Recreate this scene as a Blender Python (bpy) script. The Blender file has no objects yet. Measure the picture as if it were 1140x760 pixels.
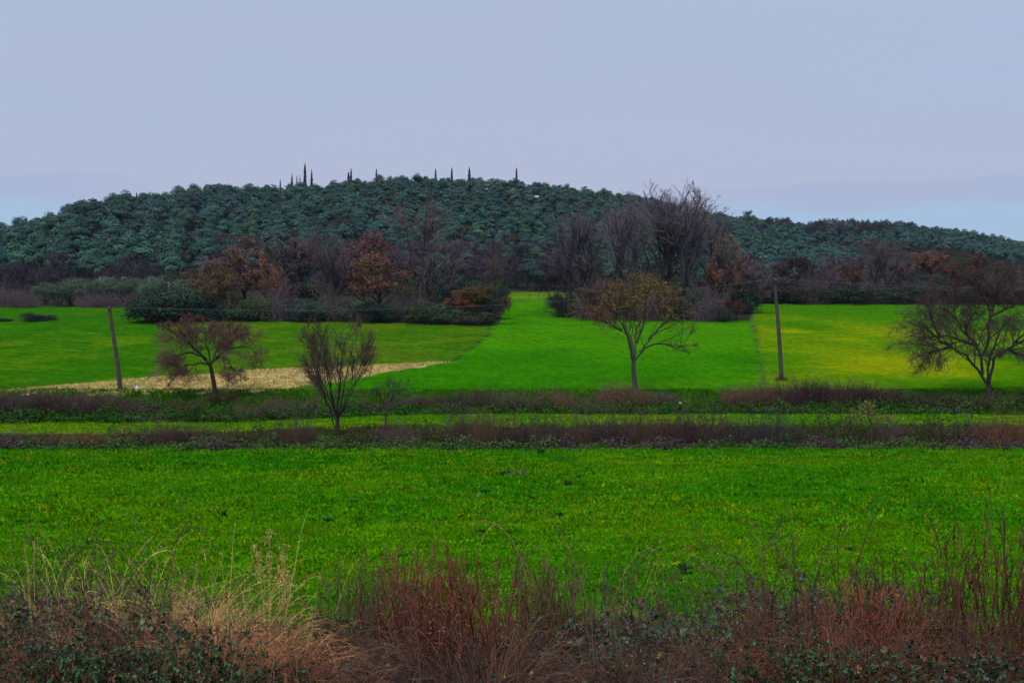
import bpy, math, random
import numpy as np
from mathutils import Vector

# ------------------------------------------------------------------ basics
F = 1566.0          # focal length in photo pixels (photo 1140 x 760)
U0, Y0 = 570.0, 415.0   # principal column, horizon row
EYE = 4.5
rng = np.random.default_rng(11)
scene = bpy.context.scene
COL = scene.collection

def vnoise(x, y, s=0):
    x = np.asarray(x, float); y = np.asarray(y, float)
    xi = np.floor(x).astype(np.int64); yi = np.floor(y).astype(np.int64)
    fx = x - xi; fy = y - yi
    fx = fx*fx*(3-2*fx); fy = fy*fy*(3-2*fy)
    def h(a, b):
        n = (a*374761393 + b*668265263 + s*1442695041) & 0xffffffff
        n = ((n ^ (n >> 13))*1274126177) & 0xffffffff
        n = n ^ (n >> 16)
        return (n & 0xffff)/65535.0
    return (h(xi, yi)*(1-fx)+h(xi+1, yi)*fx)*(1-fy)+(h(xi, yi+1)*(1-fx)+h(xi+1, yi+1)*fx)*fy

def fbm(x, y, s=0, o=4):
    a, t, w = 0.0, 0.0, 1.0
    for k in range(o):
        a = a + w*vnoise(np.asarray(x)*2**k, np.asarray(y)*2**k, s+k*17); t += w; w *= .55
    return a/t

def sst(a, b, x):
    t = np.clip((x-a)/(b-a), 0, 1)
    return t*t*(3-2*t)

# ------------------------------------------------------------------ terrain
_dk = np.array([-80, -6, 4, 9, 13, 18, 22, 81.5, 85, 90.5, 93, 115, 117, 121.5, 124.0])
_zk = np.array([3.0, 3.0, 2.9, 2.25, 1.5, .55, 0, 0, .12, .6, 1.0, 1.0, 1.15, 2.55, 2.8])
_dt = np.arange(-80, 262, .1)
_zt = np.where(_dt < 122, np.interp(_dt, _dk, _zk), 2.7+.115*(_dt-122))
_ker = np.hanning(15); _ker /= _ker.sum()
_zt[8:-8] = np.convolve(_zt, _ker, 'same')[8:-8]
D0 = 256.0
CR_U = np.array([-600, -300, -100, 0, 40, 80, 105, 145, 185, 200, 235, 300, 335, 400, 450, 570, 620, 700, 760, 800, 830, 855, 900, 942, 1000, 1100, 1400])
CR_Y = np.array([318, 305, 287, 262, 252, 234, 230, 222, 222, 213, 209, 210, 208, 197, 193, 194, 202, 212, 226, 236, 246, 258, 277, 295, 311, 324, 326]) + 23.0
CR_D = np.interp(CR_U, [-600, -300, 0, 100, 200, 300, 450, 600, 800, 942, 1100, 1400], [390, 390, 400, 430, 480, 540, 620, 650, 640, 560, 480, 460])
R2_U = np.array([-600, 400, 600, 760, 855, 890, 950, 1000, 1020, 1060, 1090, 1120, 1140, 1300, 1500])
R2_Y = np.array([330, 300, 255, 238, 247, 252, 252, 252, 256, 262, 267, 272, 276, 294, 305]) + 12.0
R2_D = 920.0

def smooth_interp(u, U, V):
    return (np.interp(u-14, U, V)+2*np.interp(u, U, V)+np.interp(u+14, U, V))/4

def H(x, d):
    x = np.asarray(x, float); d = np.asarray(d, float)
    z = np.interp(d, _dt, _zt)
    # the terrace sits lower on the left
    tm = sst(88, 94, d)*(1-sst(114, 121, d))
    z = z - tm*.72*(1-sst(-26, -6, x))
    und = (fbm(x/9, d/9, 3, 3)-.5)
    z = z + und*.16*sst(16, 26, d) + (fbm(x/38, d/38, 5, 2)-.5)*1.0*sst(130, 165, d)*(1-sst(225, 262, d))
    u = U0+F*x/np.maximum(d, 30)
    z0 = 2.7+.115*(D0-122)
    dd = np.maximum(d, D0)
    # main hill
    dc = smooth_interp(u, CR_U, CR_D); yc = smooth_interp(u, CR_U, CR_Y)
    zc = EYE+(Y0-yc)*dc/F
    s = np.clip((dd-D0)/(dc-D0), 0, 1)
    e = .45*s+.55*s*s*(3-2*s)
    z1 = z0+(zc-z0)*e - np.maximum(dd-dc, 0)*.13
    # farther ridge
    yc2 = smooth_interp(u, R2_U, R2_Y)
    zc2 = EYE+(Y0-yc2)*R2_D/F
    s2 = np.clip((dd-D0-60)/(R2_D-D0-60), 0, 1)
    z2 = z0+(zc2-z0)*(.3*s2+.7*s2*s2*(3-2*s2)) - np.maximum(dd-R2_D, 0)*.12
    zh = np.maximum(z1, z2)
    zh = zh + (fbm(x/40, d/40, 9, 3)-.5)*5*sst(D0+20, D0+120, d)
    zh = np.maximum(zh, -8)
    return np.where(d <= D0, z, zh + (z-z)*0)

def gx(u, d):
    return (u-U0)*d/F

def ground(u, d):
    x = gx(u, d)
    return Vector((x, d, float(H(x, d))))

def proj(x, d, z):
    dd = np.maximum(d, 1.0)
    return U0+F*x/dd, Y0-F*(z-EYE)/dd

# ------------------------------------------------------------------ materials
def new_mat(name):
    m = bpy.data.materials.new(name); m.use_nodes = True
    nt = m.node_tree
    for n in list(nt.nodes): nt.nodes.remove(n)
    out = nt.nodes.new('ShaderNodeOutputMaterial'); b = nt.nodes.new('ShaderNodeBsdfPrincipled')
    nt.links.new(b.outputs[0], out.inputs[0])
    return m, nt, b

def plant_mat(name, rough=.75, spec=.2, nscale=3.0, namp=.35, bump=0.0, trans=0.0):
    """vertex tint x object colour x noise"""
    m, nt, b = new_mat(name)
    N, L = nt.nodes.new, nt.links.new
    at = N('ShaderNodeAttribute'); at.attribute_name = 'Col'
    oi = N('ShaderNodeObjectInfo')
    mul = N('ShaderNodeMix'); mul.data_type = 'RGBA'; mul.blend_type = 'MULTIPLY'; mul.inputs[0].default_value = 1
    L(at.outputs['Color'], mul.inputs[6]); L(oi.outputs['Color'], mul.inputs[7])
    tc = N('ShaderNodeTexCoord'); no = N('ShaderNodeTexNoise'); no.inputs['Scale'].default_value = nscale; no.inputs['Detail'].default_value = 3
    L(tc.outputs['Object'], no.inputs['Vector'])
    mr = N('ShaderNodeMapRange'); mr.inputs[1].default_value = .3; mr.inputs[2].default_value = .7
    mr.inputs[3].default_value = 1-namp; mr.inputs[4].default_value = 1+namp
    L(no.outputs['Fac'], mr.inputs[0])
    sc = N('ShaderNodeVectorMath'); sc.operation = 'SCALE'
    L(mul.outputs[2], sc.inputs[0]); L(mr.outputs[0], sc.inputs['Scale'])
    L(sc.outputs[0], b.inputs['Base Color'])
    b.inputs['Roughness'].default_value = rough; b.inputs['Specular IOR Level'].default_value = spec
    if bump:
        bp = N('ShaderNodeBump'); bp.inputs['Strength'].default_value = bump; bp.inputs['Distance'].default_value = .02
        L(no.outputs['Fac'], bp.inputs['Height']); L(bp.outputs[0], b.inputs['Normal'])
    return m

M_BARK = plant_mat('bark', .9, .15, 6, .4, .6)
M_TWIG = plant_mat('twig', .85, .15, 2, .25)
M_LEAF = plant_mat('leaf', .7, .1, 1.2, .3)
M_NEEDLE = plant_mat('needle', .85, .08, .8, .15)
M_BRAMBLE_LEAF = plant_mat('bramble_leaf', .45, .32, 4, .3)
M_GRASS = plant_mat('grass_blade', .9, 0, .6, .25)
M_STRAW = plant_mat('straw', .75, .2, 6, .3)
M_WOOD = plant_mat('weathered_wood', .85, .2, 3, .3, .5)
M_PLAIN = plant_mat('plain', .5, .4, 20, .1)

def ground_mat():
    m, nt, b = new_mat('ground')
    N, L = nt.nodes.new, nt.links.new
    at = N('ShaderNodeAttribute'); at.attribute_name = 'Col'
    tc = N('ShaderNodeTexCoord')
    mp = N('ShaderNodeMapping'); mp.inputs['Scale'].default_value = (1, .45, 1)
    L(tc.outputs['Object'], mp.inputs[0])
    n1 = N('ShaderNodeTexNoise'); n1.inputs['Scale'].default_value = 1.6; n1.inputs['Detail'].default_value = 6; n1.inputs['Roughness'].default_value = .7
    n2 = N('ShaderNodeTexNoise'); n2.inputs['Scale'].default_value = .22; n2.inputs['Detail'].default_value = 4
    L(mp.outputs[0], n1.inputs['Vector']); L(tc.outputs['Object'], n2.inputs['Vector'])
    r1 = N('ShaderNodeMapRange'); r1.inputs[1].default_value = .3; r1.inputs[2].default_value = .7; r1.inputs[3].default_value = .6; r1.inputs[4].default_value = 1.35
    r2 = N('ShaderNodeMapRange'); r2.inputs[1].default_value = .3; r2.inputs[2].default_value = .7; r2.inputs[3].default_value = .85; r2.inputs[4].default_value = 1.15
    L(n1.outputs['Fac'], r1.inputs[0]); L(n2.outputs['Fac'], r2.inputs[0])
    mm = N('ShaderNodeMath'); mm.operation = 'MULTIPLY'; L(r1.outputs[0], mm.inputs[0]); L(r2.outputs[0], mm.inputs[1])
    sc = N('ShaderNodeVectorMath'); sc.operation = 'SCALE'; L(at.outputs['Color'], sc.inputs[0]); L(mm.outputs[0], sc.inputs['Scale'])
    L(sc.outputs[0], b.inputs['Base Color'])
    b.inputs['Roughness'].default_value = 1; b.inputs['Specular IOR Level'].default_value = 0
    bp = N('ShaderNodeBump'); bp.inputs['Strength'].default_value = .8; bp.inputs['Distance'].default_value = .25
    L(n1.outputs['Fac'], bp.inputs['Height']); L(bp.outputs[0], b.inputs['Normal'])
    return m
M_GROUND = ground_mat()

# ------------------------------------------------------------------ mesh building
class MB:
    def __init__(s): s.V = []; s.Fs = []; s.C = []; s.n = 0
    def add(s, V, Fc, C):
        V = np.asarray(V, np.float32).reshape(-1, 3); Fc = np.asarray(Fc, np.int64)
        C = np.asarray(C, np.float32)
        if C.ndim == 1: C = np.tile(C, (len(V), 1))
        s.V.append(V); s.Fs.append(Fc+s.n); s.C.append(C[:, :3]); s.n += len(V)
    def arrays(s):
        return np.concatenate(s.V), s.Fs, np.concatenate(s.C)
    def bounds(s):
        V = np.concatenate(s.V); return V.min(0), V.max(0)
    def mesh(s, name, mat, smooth=True):
        V, Fs, C = s.arrays()
        me = bpy.data.meshes.new(name)
        me.vertices.add(len(V)); me.vertices.foreach_set('co', V.ravel())
        sizes = np.concatenate([np.full(len(f), f.shape[1], np.int32) for f in Fs])
        loops = np.concatenate([f.ravel() for f in Fs]).astype(np.int32)
        starts = np.concatenate([[0], np.cumsum(sizes)[:-1]]).astype(np.int32)
        me.loops.add(len(loops)); me.loops.foreach_set('vertex_index', loops)
        me.polygons.add(len(sizes)); me.polygons.foreach_set('loop_start', starts)
        me.polygons.foreach_set('use_smooth', np.full(len(sizes), smooth))
        a = me.attributes.new('Col', 'FLOAT_COLOR', 'POINT')
        a.data.foreach_set('color', np.concatenate([C, np.ones((len(C), 1), np.float32)], 1).ravel().astype(np.float32))
        me.materials.append(mat); me.update(calc_edges=True)
        return me

def norm(v):
    return v/np.maximum(np.linalg.norm(v, axis=-1, keepdims=True), 1e-9)

def tubes(mb, P, R, sides=4, col=(1, 1, 1)):
    """P[B,N,3] R[B,N]"""
    P = np.asarray(P, float); R = np.asarray(R, float)
    B, N, _ = P.shape
    T = np.empty_like(P); T[:, 1:-1] = P[:, 2:]-P[:, :-2]; T[:, 0] = P[:, 1]-P[:, 0]; T[:, -1] = P[:, -1]-P[:, -2]
    T = norm(T)
    m = norm(T.mean(1))
    ref = np.where(np.abs(m[:, 2:3]) > .8, np.array([[1., 0, 0]]), np.array([[0, 0, 1.]]))[:, None, :]
    A = norm(np.cross(T, ref)); Bn = np.cross(T, A)
    ang = np.arange(sides)*2*np.pi/sides
    V = P[:, :, None, :]+R[:, :, None, None]*(np.cos(ang)[None, None, :, None]*A[:, :, None, :]+np.sin(ang)[None, None, :, None]*Bn[:, :, None, :])
    idx = np.arange(B*N*sides).reshape(B, N, sides)
    a = idx[:, :-1, :]; b = np.roll(idx, -1, 2)[:, :-1, :]; c = np.roll(idx, -1, 2)[:, 1:, :]; d = idx[:, 1:, :]
    Fc = np.stack([a, d, c, b], -1).reshape(-1, 4)
    col = np.asarray(col, float)
    if col.ndim == 2: col = np.repeat(col, N*sides, 0)
    mb.add(V.reshape(-1, 3), Fc, col)

def cards(mb, P, Nn, L, W, col, up=None, rnd=rng):
    """diamond leaves: centre P, normal Nn, length L, width W"""
    B = len(P); Nn = norm(Nn)
    r = norm(rnd.normal(size=(B, 3))) if up is None else up
    A = norm(np.cross(Nn, r)); C = np.cross(Nn, A)
    L = np.broadcast_to(L, (B,))[:, None]*.5; W = np.broadcast_to(W, (B,))[:, None]*.5
    V = np.stack([P-C*L, P+A*W-C*L*.1, P+C*L, P-A*W-C*L*.1], 1)
    Fc = np.arange(B*4).reshape(B, 4)
    col = np.asarray(col, float)
    if col.ndim == 2: col = np.repeat(col, 4, 0)
    mb.add(V.reshape(-1, 3), Fc, col)

def ribbons(mb, P, W, col):
    """P[B,N,3] blades with taper, flat, facing random"""
    B, N, _ = P.shape
    T = norm(P[:, -1]-P[:, 0]); r = norm(rng.normal(size=(B, 3))); S = norm(np.cross(T, r))
    w = np.broadcast_to(W, (B,))[:, None]*np.linspace(1, .12, N)[None, :]*.5
    V = np.stack([P-S[:, None, :]*w[..., None], P+S[:, None, :]*w[..., None]], 2)
    idx = np.arange(B*N*2).reshape(B, N, 2)
    Fc = np.stack([idx[:, :-1, 0], idx[:, :-1, 1], idx[:, 1:, 1], idx[:, 1:, 0]], -1).reshape(-1, 4)
    col = np.asarray(col, float)
    if col.ndim == 2: col = np.repeat(col, N*2, 0)
    mb.add(V.reshape(-1, 3), Fc, col)

def at_t(P, R, b, t):
    N = P.shape[1]; f = t*(N-1); i = np.minimum(f.astype(int), N-2); w = (f-i)[:, None]
    p = P[b, i]*(1-w)+P[b, i+1]*w
    r = R[b, i]*(1-w[:, 0])+R[b, i+1]*w[:, 0]
    return p, r, norm(P[b, i+1]-P[b, i])

def walk(p0, d0, L, n, up=0.0, wob=.15, rnd=rng, droop=0.0):
    B = len(p0); P = np.empty((B, n, 3)); P[:, 0] = p0; d = norm(d0); st = (L/(n-1))[:, None]
    for i in range(1, n):
        d = norm(d+rnd.normal(size=(B, 3))*wob+np.array([0, 0, up-droop*i/n]))
        P[:, i] = P[:, i-1]+d*st
    return P

def grow(P, R, k, t0, t1, ang, asd, lf, n, up, wob, rf, rnd, droop=0.0, lmin=0.0, env=None, flat=1.0):
    B = len(P); Lp = np.linalg.norm(np.diff(P, axis=1), axis=2).sum(1)
    cnt = rnd.poisson(k, B) if np.isscalar(k) else k
    cnt = np.maximum(cnt, 1)
    b = np.repeat(np.arange(B), cnt); K = len(b)
    t = t0+(t1-t0)*rnd.random(K)
    p, r, T = at_t(P, R, b, t)
    q = norm(np.cross(T, norm(rnd.normal(size=(K, 3)))*np.array([1, 1, flat])))
    a = np.radians(ang+asd*rnd.normal(size=K))[:, None]
    d = T*np.cos(a)+q*np.sin(a)
    L = np.maximum(Lp[b]*lf*(1.15-.6*t)*(.65+.6*rnd.random(K)), lmin)
    C = walk(p, d, L, n, up, wob, rnd, droop)
    if env is not None:
        c0, rad = env
        for _ in range(2):
            out = (((C[:, -1]-c0)/rad)**2).sum(1) > (1.0+.6*rnd.random(K))
            C = np.where(out[:, None, None], C[:, :1]+(C-C[:, :1])*.72, C)
    r0 = np.minimum(r*.8, r*rf*(.8+.4*rnd.random(K)))
    RR = r0[:, None]*np.linspace(1, .35, n)[None, :]
    return C, RR

def spline(pts, n):
    pts = np.asarray(pts, float)
    t = np.r_[0, np.cumsum(np.linalg.norm(np.diff(pts, axis=0), axis=1))]
    tt = np.linspace(0, t[-1], n*4)
    q = np.stack([np.interp(tt, t, pts[:, i]) for i in range(3)], 1)
    k = np.ones(5)/5
    qp = np.concatenate([np.repeat(q[:1], 2, 0), q, np.repeat(q[-1:], 2, 0)])
    q2 = np.stack([np.convolve(qp[:, i], k, 'valid') for i in range(3)], 1); q2[0] = q[0]; q2[-1] = q[-1]
    return q2[np.linspace(0, len(q2)-1, n).round().astype(int)]

class Proto:
    def __init__(s, parts, h, w): s.parts, s.h, s.w = parts, h, w   # parts: [(name, mesh)]

def make_proto(parts, q=100):
    """parts: [(name, MB, mat)]"""
    lo = np.min([m.bounds()[0] for _, m, _ in parts], 0); hi = np.max([m.bounds()[1] for _, m, _ in parts], 0)
    top = hi[2] if q == 100 else np.percentile(np.concatenate([np.concatenate(m.V)[:, 2] for _, m, _ in parts]), q)
    A = np.concatenate([np.concatenate(m.V) for _, m, _ in parts])
    wid = (np.percentile(A[:, :2], 97, axis=0)-np.percentile(A[:, :2], 3, axis=0)).mean()
    return Proto([(n, m.mesh(n, mat)) for n, m, mat in parts], top, max(wid, .05))

def place(name, label, cat, proto, loc, h=None, w=None, rz=None, cols=None, group=None, lean=(0, 0), stretch=0):
    e = bpy.data.objects.new(name, None); COL.objects.link(e)
    e.empty_display_size = .3
    e.location = loc
    sz = (h/proto.h) if h else 1.0
    sw = (w/proto.w) if w else sz
    if stretch:
        sz = min(sz, 1.7); sw = min(max(sw, sz/stretch), sz*1.9, 1.8)
    e.scale = (sw, sw, sz)
    e.rotation_euler = (lean[0], lean[1], rng.random()*6.28 if rz is None else rz)
    e['label'] = label; e['category'] = cat; e['kind'] = 'thing'
    if group: e['group'] = group
    for n, me in proto.parts:
        o = bpy.data.objects.new(n, me); COL.objects.link(o); o.parent = e
        c = (cols or {}).get(n, (1, 1, 1))
        o.color = (*c, 1)
    return e

def single(name, me, label=None, cat=None, group=None, kind=None, loc=(0, 0, 0), color=(1, 1, 1)):
    o = bpy.data.objects.new(name, me); COL.objects.link(o); o.location = loc; o.color = (*color, 1)
    if label: o['label'] = label
    if cat: o['category'] = cat
    if group: o['group'] = group
    if kind: o['kind'] = kind
    return o

def tint(n, c, v=.25, hue=.08):
    """n tints round colour c"""
    return np.clip(np.asarray(c)*(1+v*rng.normal(size=(n, 1)))*(1+hue*rng.normal(size=(n, 3))), .002, 1)

# ------------------------------------------------------------------ terrain mesh
def build_terrain():
    d = np.concatenate([np.arange(-40, 6, 2.0), np.arange(6, 22, .4), np.arange(22, 84, .5), np.arange(84, 126, .22),
                        np.arange(126, 262, .33), np.arange(262, 700, 2.5), np.arange(700, 1000, 5), np.arange(1000, 2000, 40)])
    nt = 760
    t = np.linspace(-1, 1, nt)
    W = .50*np.maximum(d, 16)+8
    D = np.repeat(d[:, None], nt, 1); X = t[None, :]*W[:, None]
    Z = H(X, D)
    rough = (vnoise(X*1.7, D*1.7, 21)-.5)*.10+(vnoise(X*.6, D*.6, 22)-.5)*.12
    Z = Z+rough*sst(20, 24, D)*(1-sst(255, 262, D))*np.where((D > 84) & (D < 126), 1.8, .8)
    u, y = proj(X, D, H(X, D))
    n1 = fbm(X/6, D/6, 31); n2 = fbm(X/25, D/25, 32); n3 = fbm(X/1.3, D/2.5, 33, 3)
    yj = y+(n1-.5)*4+(n3-.5)*2.0; uj = u+(n1-.5)*14+(n3-.5)*5
    c = np.zeros(X.shape+(3,))
    def put(mask, col):
        mask = np.clip(mask, 0, 1)[..., None]
        c[...] = c*(1-mask)+np.asarray(col)*mask
    def mixc(a, b, f): return np.asarray(a)*(1-f[..., None])+np.asarray(b)*f[..., None]
    one = np.ones_like(X)
    put(one, (.055, .035, .02))                                             # verge earth
    Dj = D+(n1-.5)*1.6
    put(sst(19, 21, Dj), mixc((.03, .12, .001), (.06, .16, .001), sst(.4, .65, n2)))         # near field
    bp = np.exp(-((u-575)/30)**2-((y-524)/5)**2)+np.exp(-((u-540)/14)**2-((y-551)/4)**2)
    put(np.clip(bp*1.4-.2, 0, .9)*sst(.35, .55, n3), (.07, .062, .04))
    put(sst(81.2, 82.2, Dj), mixc((.03, .05, .010), (.05, .036, .024), sst(.42, .58, n1)))         # margin under lower hedge
    put(sst(92.6, 93.6, Dj), mixc((.07, .22, .001), (.15, .23, .001), sst(.35, .65, n1*.6+n2*.4)))  # terrace
    put(sst(115.2, 116.3, Dj), mixc((.022, .085, .003), (.045, .05, .02), sst(.42, .6, n1)))        # bank
    # upper fields
    C_ = mixc((.028, .170, .0004), (.052, .215, .0004), sst(.35, .65, n2))
    C_ = C_*(1+.06*np.sin((X*.96+D*.25)*3.3)*sst(.3, .6, n2))[..., None]
    C_ = C_*(1-.10*sst(.5, .7, n1))[..., None]
    put(sst(123.0, 124.2, Dj), C_)
    yel = np.clip(1.6*np.exp(-((u-925)/45)**2-((y-374)/12)**2)+1.0*np.exp(-((u-970)/60)**2-((y-405)/12)**2)+1.1*np.exp(-((u-1060)/60)**2-((y-408)/14)**2)+.7*np.exp(-((u-870)/22)**2-((y-372)/14)**2)+.6*np.exp(-((u-1010)/30)**2-((y-372)/14)**2), 0, 1)
    yel = np.clip(yel*sst(.27, .62, fbm(X/7, D/14, 44))*.95, 0, 1)
    R_ = mixc((.045, .175, .0006), (.095, .21, .0006), sst(.4, .6, n2))
    R_ = R_*(1-yel[..., None])+np.array([.22, .27, .001])*yel[..., None]
    uCR = np.interp(y, [338, 360, 420, 445], [833, 838, 850, 855])
    up = sst(124.0, 125, Dj)
    put(up*sst(-2, 2, u-uCR+(n3-.5)*6), R_)
    put(up*np.exp(-((u-uCR)/3.5)**2)*sst(.4, .6, n3), (.07, .10, .02))
    uMC = np.interp(y, [335, 350, 375, 402, 415, 440], [562, 556, 541, 505, 420, 300])
    M_ = mixc((.042, .135, .002), (.075, .150, .003), sst(.4, .62, n1))
    M_ = M_*(1+.11*np.sin((X*.75+D*.66)*2.1+6*n1)*sst(.35, .6, n2))[..., None]
    put(up*sst(-2, 2, uMC-u+(n3-.5)*4), M_)
    put(up*np.exp(-((u-uMC)/4)**2)*sst(.35, .6, n3)*(y < 405), (.03, .07, .012))
    uLM = np.interp(y, [340, 360, 380, 400, 420, 436], [172, 177, 181, 177, 166, 135])
    L_ = mixc((.028, .135, .001), (.070, .165, .001), sst(.5, .72, n1*.7+n2*.3))
    L_ = L_*(1+.07*np.sin((X*.5+D*.86)*2.6+4*n2))[..., None]
    put(up*sst(-2, 2, uLM-u+(n3-.5)*4), L_)
    put(up*np.exp(-((u-uLM-3)/6)**2)*sst(.3, .55, n3)*.8*(y > 352), (.085, .085, .03))
    st = np.interp(u, [-300, 0, 130, 180, 240, 285, 400, 505], [438, 435, 424, 419, 417, 412, 407, 402.5])
    sb = np.interp(u, [-300, 0, 100, 285, 400, 420, 505], [450, 447, 442, 437, 421, 416, 402.5])
    stm = sst(-1, 1, yj-st)*sst(-1, 1, sb-yj)*(u < 508)*sst(121, 122.5, D)
    put(stm, mixc((.46, .36, .14), (.30, .24, .08), sst(.38, .6, n3*.7+n1*.3)))
    put(stm*sst(.55, .7, fbm(X*1.1, D*.5, 35, 3))*.7, (.13, .10, .05))
    put(stm*sst(.62, .75, n1)*.6, (.16, .17, .04))
    # far strip of field behind the crest and forest floor
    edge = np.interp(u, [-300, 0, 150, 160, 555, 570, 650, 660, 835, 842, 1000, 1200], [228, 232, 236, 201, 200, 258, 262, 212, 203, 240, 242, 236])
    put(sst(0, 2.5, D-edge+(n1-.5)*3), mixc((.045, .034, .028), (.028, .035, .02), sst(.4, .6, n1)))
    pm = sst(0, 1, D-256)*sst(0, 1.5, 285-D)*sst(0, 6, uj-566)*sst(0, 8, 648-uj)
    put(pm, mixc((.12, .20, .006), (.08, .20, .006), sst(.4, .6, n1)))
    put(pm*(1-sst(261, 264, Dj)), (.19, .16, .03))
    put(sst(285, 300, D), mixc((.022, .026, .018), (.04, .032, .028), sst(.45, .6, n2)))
    V = np.stack([X, D, Z], -1).reshape(-1, 3); Cc = c.reshape(-1, 3)
    nd = len(d); idx = np.arange(nd*nt).reshape(nd, nt)
    quads = np.stack([idx[:-1, :-1], idx[:-1, 1:], idx[1:, 1:], idx[1:, :-1]], -1)
    Dc = D[:-1, :-1]; uc = u[:-1, :-1]; yc = y[:-1, :-1]; stc = stm[:-1, :-1]
    zone = np.zeros(Dc.shape, int)
    for i, lim in enumerate([20, 81.6, 93, 115.7, 123.5, 256, 5000][:-1]): zone[Dc > lim] = i+1
    zone[(Dc > edge[:-1, :-1]) & (Dc > 195)] = 6
    zone[(pm[:-1, :-1] > .5)] = 5
    zone[stc > .5] = 7
    names = ['roadside_verge', 'near_field', 'field_margin', 'grass_strip', 'grass_bank', 'sloping_field', 'forest_hill', 'stubble_field']
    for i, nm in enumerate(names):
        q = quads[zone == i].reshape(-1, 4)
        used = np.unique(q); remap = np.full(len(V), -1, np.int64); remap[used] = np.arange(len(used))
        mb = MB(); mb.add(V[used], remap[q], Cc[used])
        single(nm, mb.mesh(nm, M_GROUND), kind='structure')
build_terrain()

# ------------------------------------------------------------------ grass (stuff)
def tufts(name, n, d0, d1, size, cols, nb=4, halfw=.42, extra=4, power=1.0, lean=.8, zoff=0.0, mask=None, wid=.22):
    d = d0+(d1-d0)*rng.random(n)**power
    x = (rng.random(n)*2-1)*(halfw*d+extra)
    cl = fbm(x/.9, d/1.6, 61, 2)
    keep = rng.random(n) < np.clip((cl-.28)*3.2, .12, 1)
    uu, yy = proj(x, d, 0*x)
    bp = np.exp(-((uu-575)/30)**2-((yy-524)/5)**2)+np.exp(-((uu-540)/14)**2-((yy-551)/4)**2)
    keep &= rng.random(n) > bp*.85*sst(.42, .5, fbm(x/1.3, d/2.5, 33, 3))
    if mask is not None: keep &= mask(x, d)
    x, d = x[keep], d[keep]; n = len(x)
    z = H(x, d)+zoff
    big = fbm(x/7, d/12, 66, 3)
    base = np.stack([x, d, z], 1)
    b = np.repeat(np.arange(n), nb); K = len(b)
    sz = size(d)[b]*(.55+.9*rng.random(K))
    a = rng.random(K)*2*np.pi; ln = lean*rng.random(K)
    dr = np.stack([np.cos(a)*ln, np.sin(a)*ln, np.ones(K)], 1); dr = norm(dr)
    p0 = base[b]+rng.normal(size=(K, 3))*np.array([1, 1, .1])*sz[:, None]*.45
    side = norm(np.cross(dr, norm(rng.normal(size=(K, 3)))))*sz[:, None]*wid
    V = np.stack([p0-side, p0+side, p0+dr*sz[:, None]], 1)
    ca, cb, fl, pf = cols
    f = np.clip((big-.35)*2.6, 0, 1)
    col = np.asarray(ca)*(1-f[b][:, None])+np.asarray(cb)*f[b][:, None]
    tuftv = (.65+.7*rng.random(n))[b]
    col = col*tuftv[:, None]*(1+.15*rng.normal(size=(K, 1)))
    yf = rng.random(n) < pf*(.3+1.4*sst(.42, .62, fbm(x/5, d/9, 68, 2)))
    yfb = yf[b] & (rng.random(K) < .6)
    col[yfb] = np.asarray(fl)*(.7+.6*rng.random((yfb.sum(), 1)))
    mb = MB(); mb.add(V.reshape(-1, 3), np.arange(K*3).reshape(K, 3), np.repeat(np.clip(col, .002, 1), 3, 0))
    return single(name, mb.mesh(name, M_GRASS, False), kind='stuff')

tufts('field_crop', 150000, 18.5, 42, lambda d: .042+.0012*d, ((.036, .205, .0008), (.082, .265, .0008), (.22, .27, .002), .16), 6, power=1.0, lean=1.8, wid=.32)
tufts('field_crop', 190000, 40, 82.2, lambda d: .04+.0015*d, ((.036, .205, .0008), (.082, .265, .0008), (.22, .27, .002), .16), 5, power=.85, lean=1.8, wid=.34)
tufts('strip_grass', 45000, 93, 116, lambda d: .16+0*d, ((.06, .23, .001), (.13, .26, .001), (.2, .26, .002), .05), 4, lean=.9, wid=.3)
tufts('bank_grass', 26000, 115.5, 124.5, lambda d: .20+0*d, ((.026, .125, .002), (.05, .135, .004), (.14, .11, .03), .10), 4, lean=.9, wid=.28)
def _stub(x, d):
    u, y = proj(x, d, H(x, d))
    st = np.interp(u, [-300, 0, 130, 180, 240, 285, 400, 505], [438, 435, 424, 419, 417, 412, 407, 402.5])
    sb = np.interp(u, [-300, 0, 100, 285, 400, 420, 505], [450, 447, 442, 437, 421, 416, 402.5])
    return (u < 505) & (y > st) & (y < sb)
tufts('stubble', 90000, 122.5, 155, lambda d: .17+0*d, ((.62, .47, .17), (.46, .35, .12), (.10, .16, .02), .05), 3, lean=1.0, wid=.2, mask=_stub)
tufts('margin_grass', 16000, 81.5, 93.2, lambda d: .18+0*d, ((.03, .11, .003), (.06, .09, .02), (.2, .15, .06), .12), 4, lean=.9, wid=.28)

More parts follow.
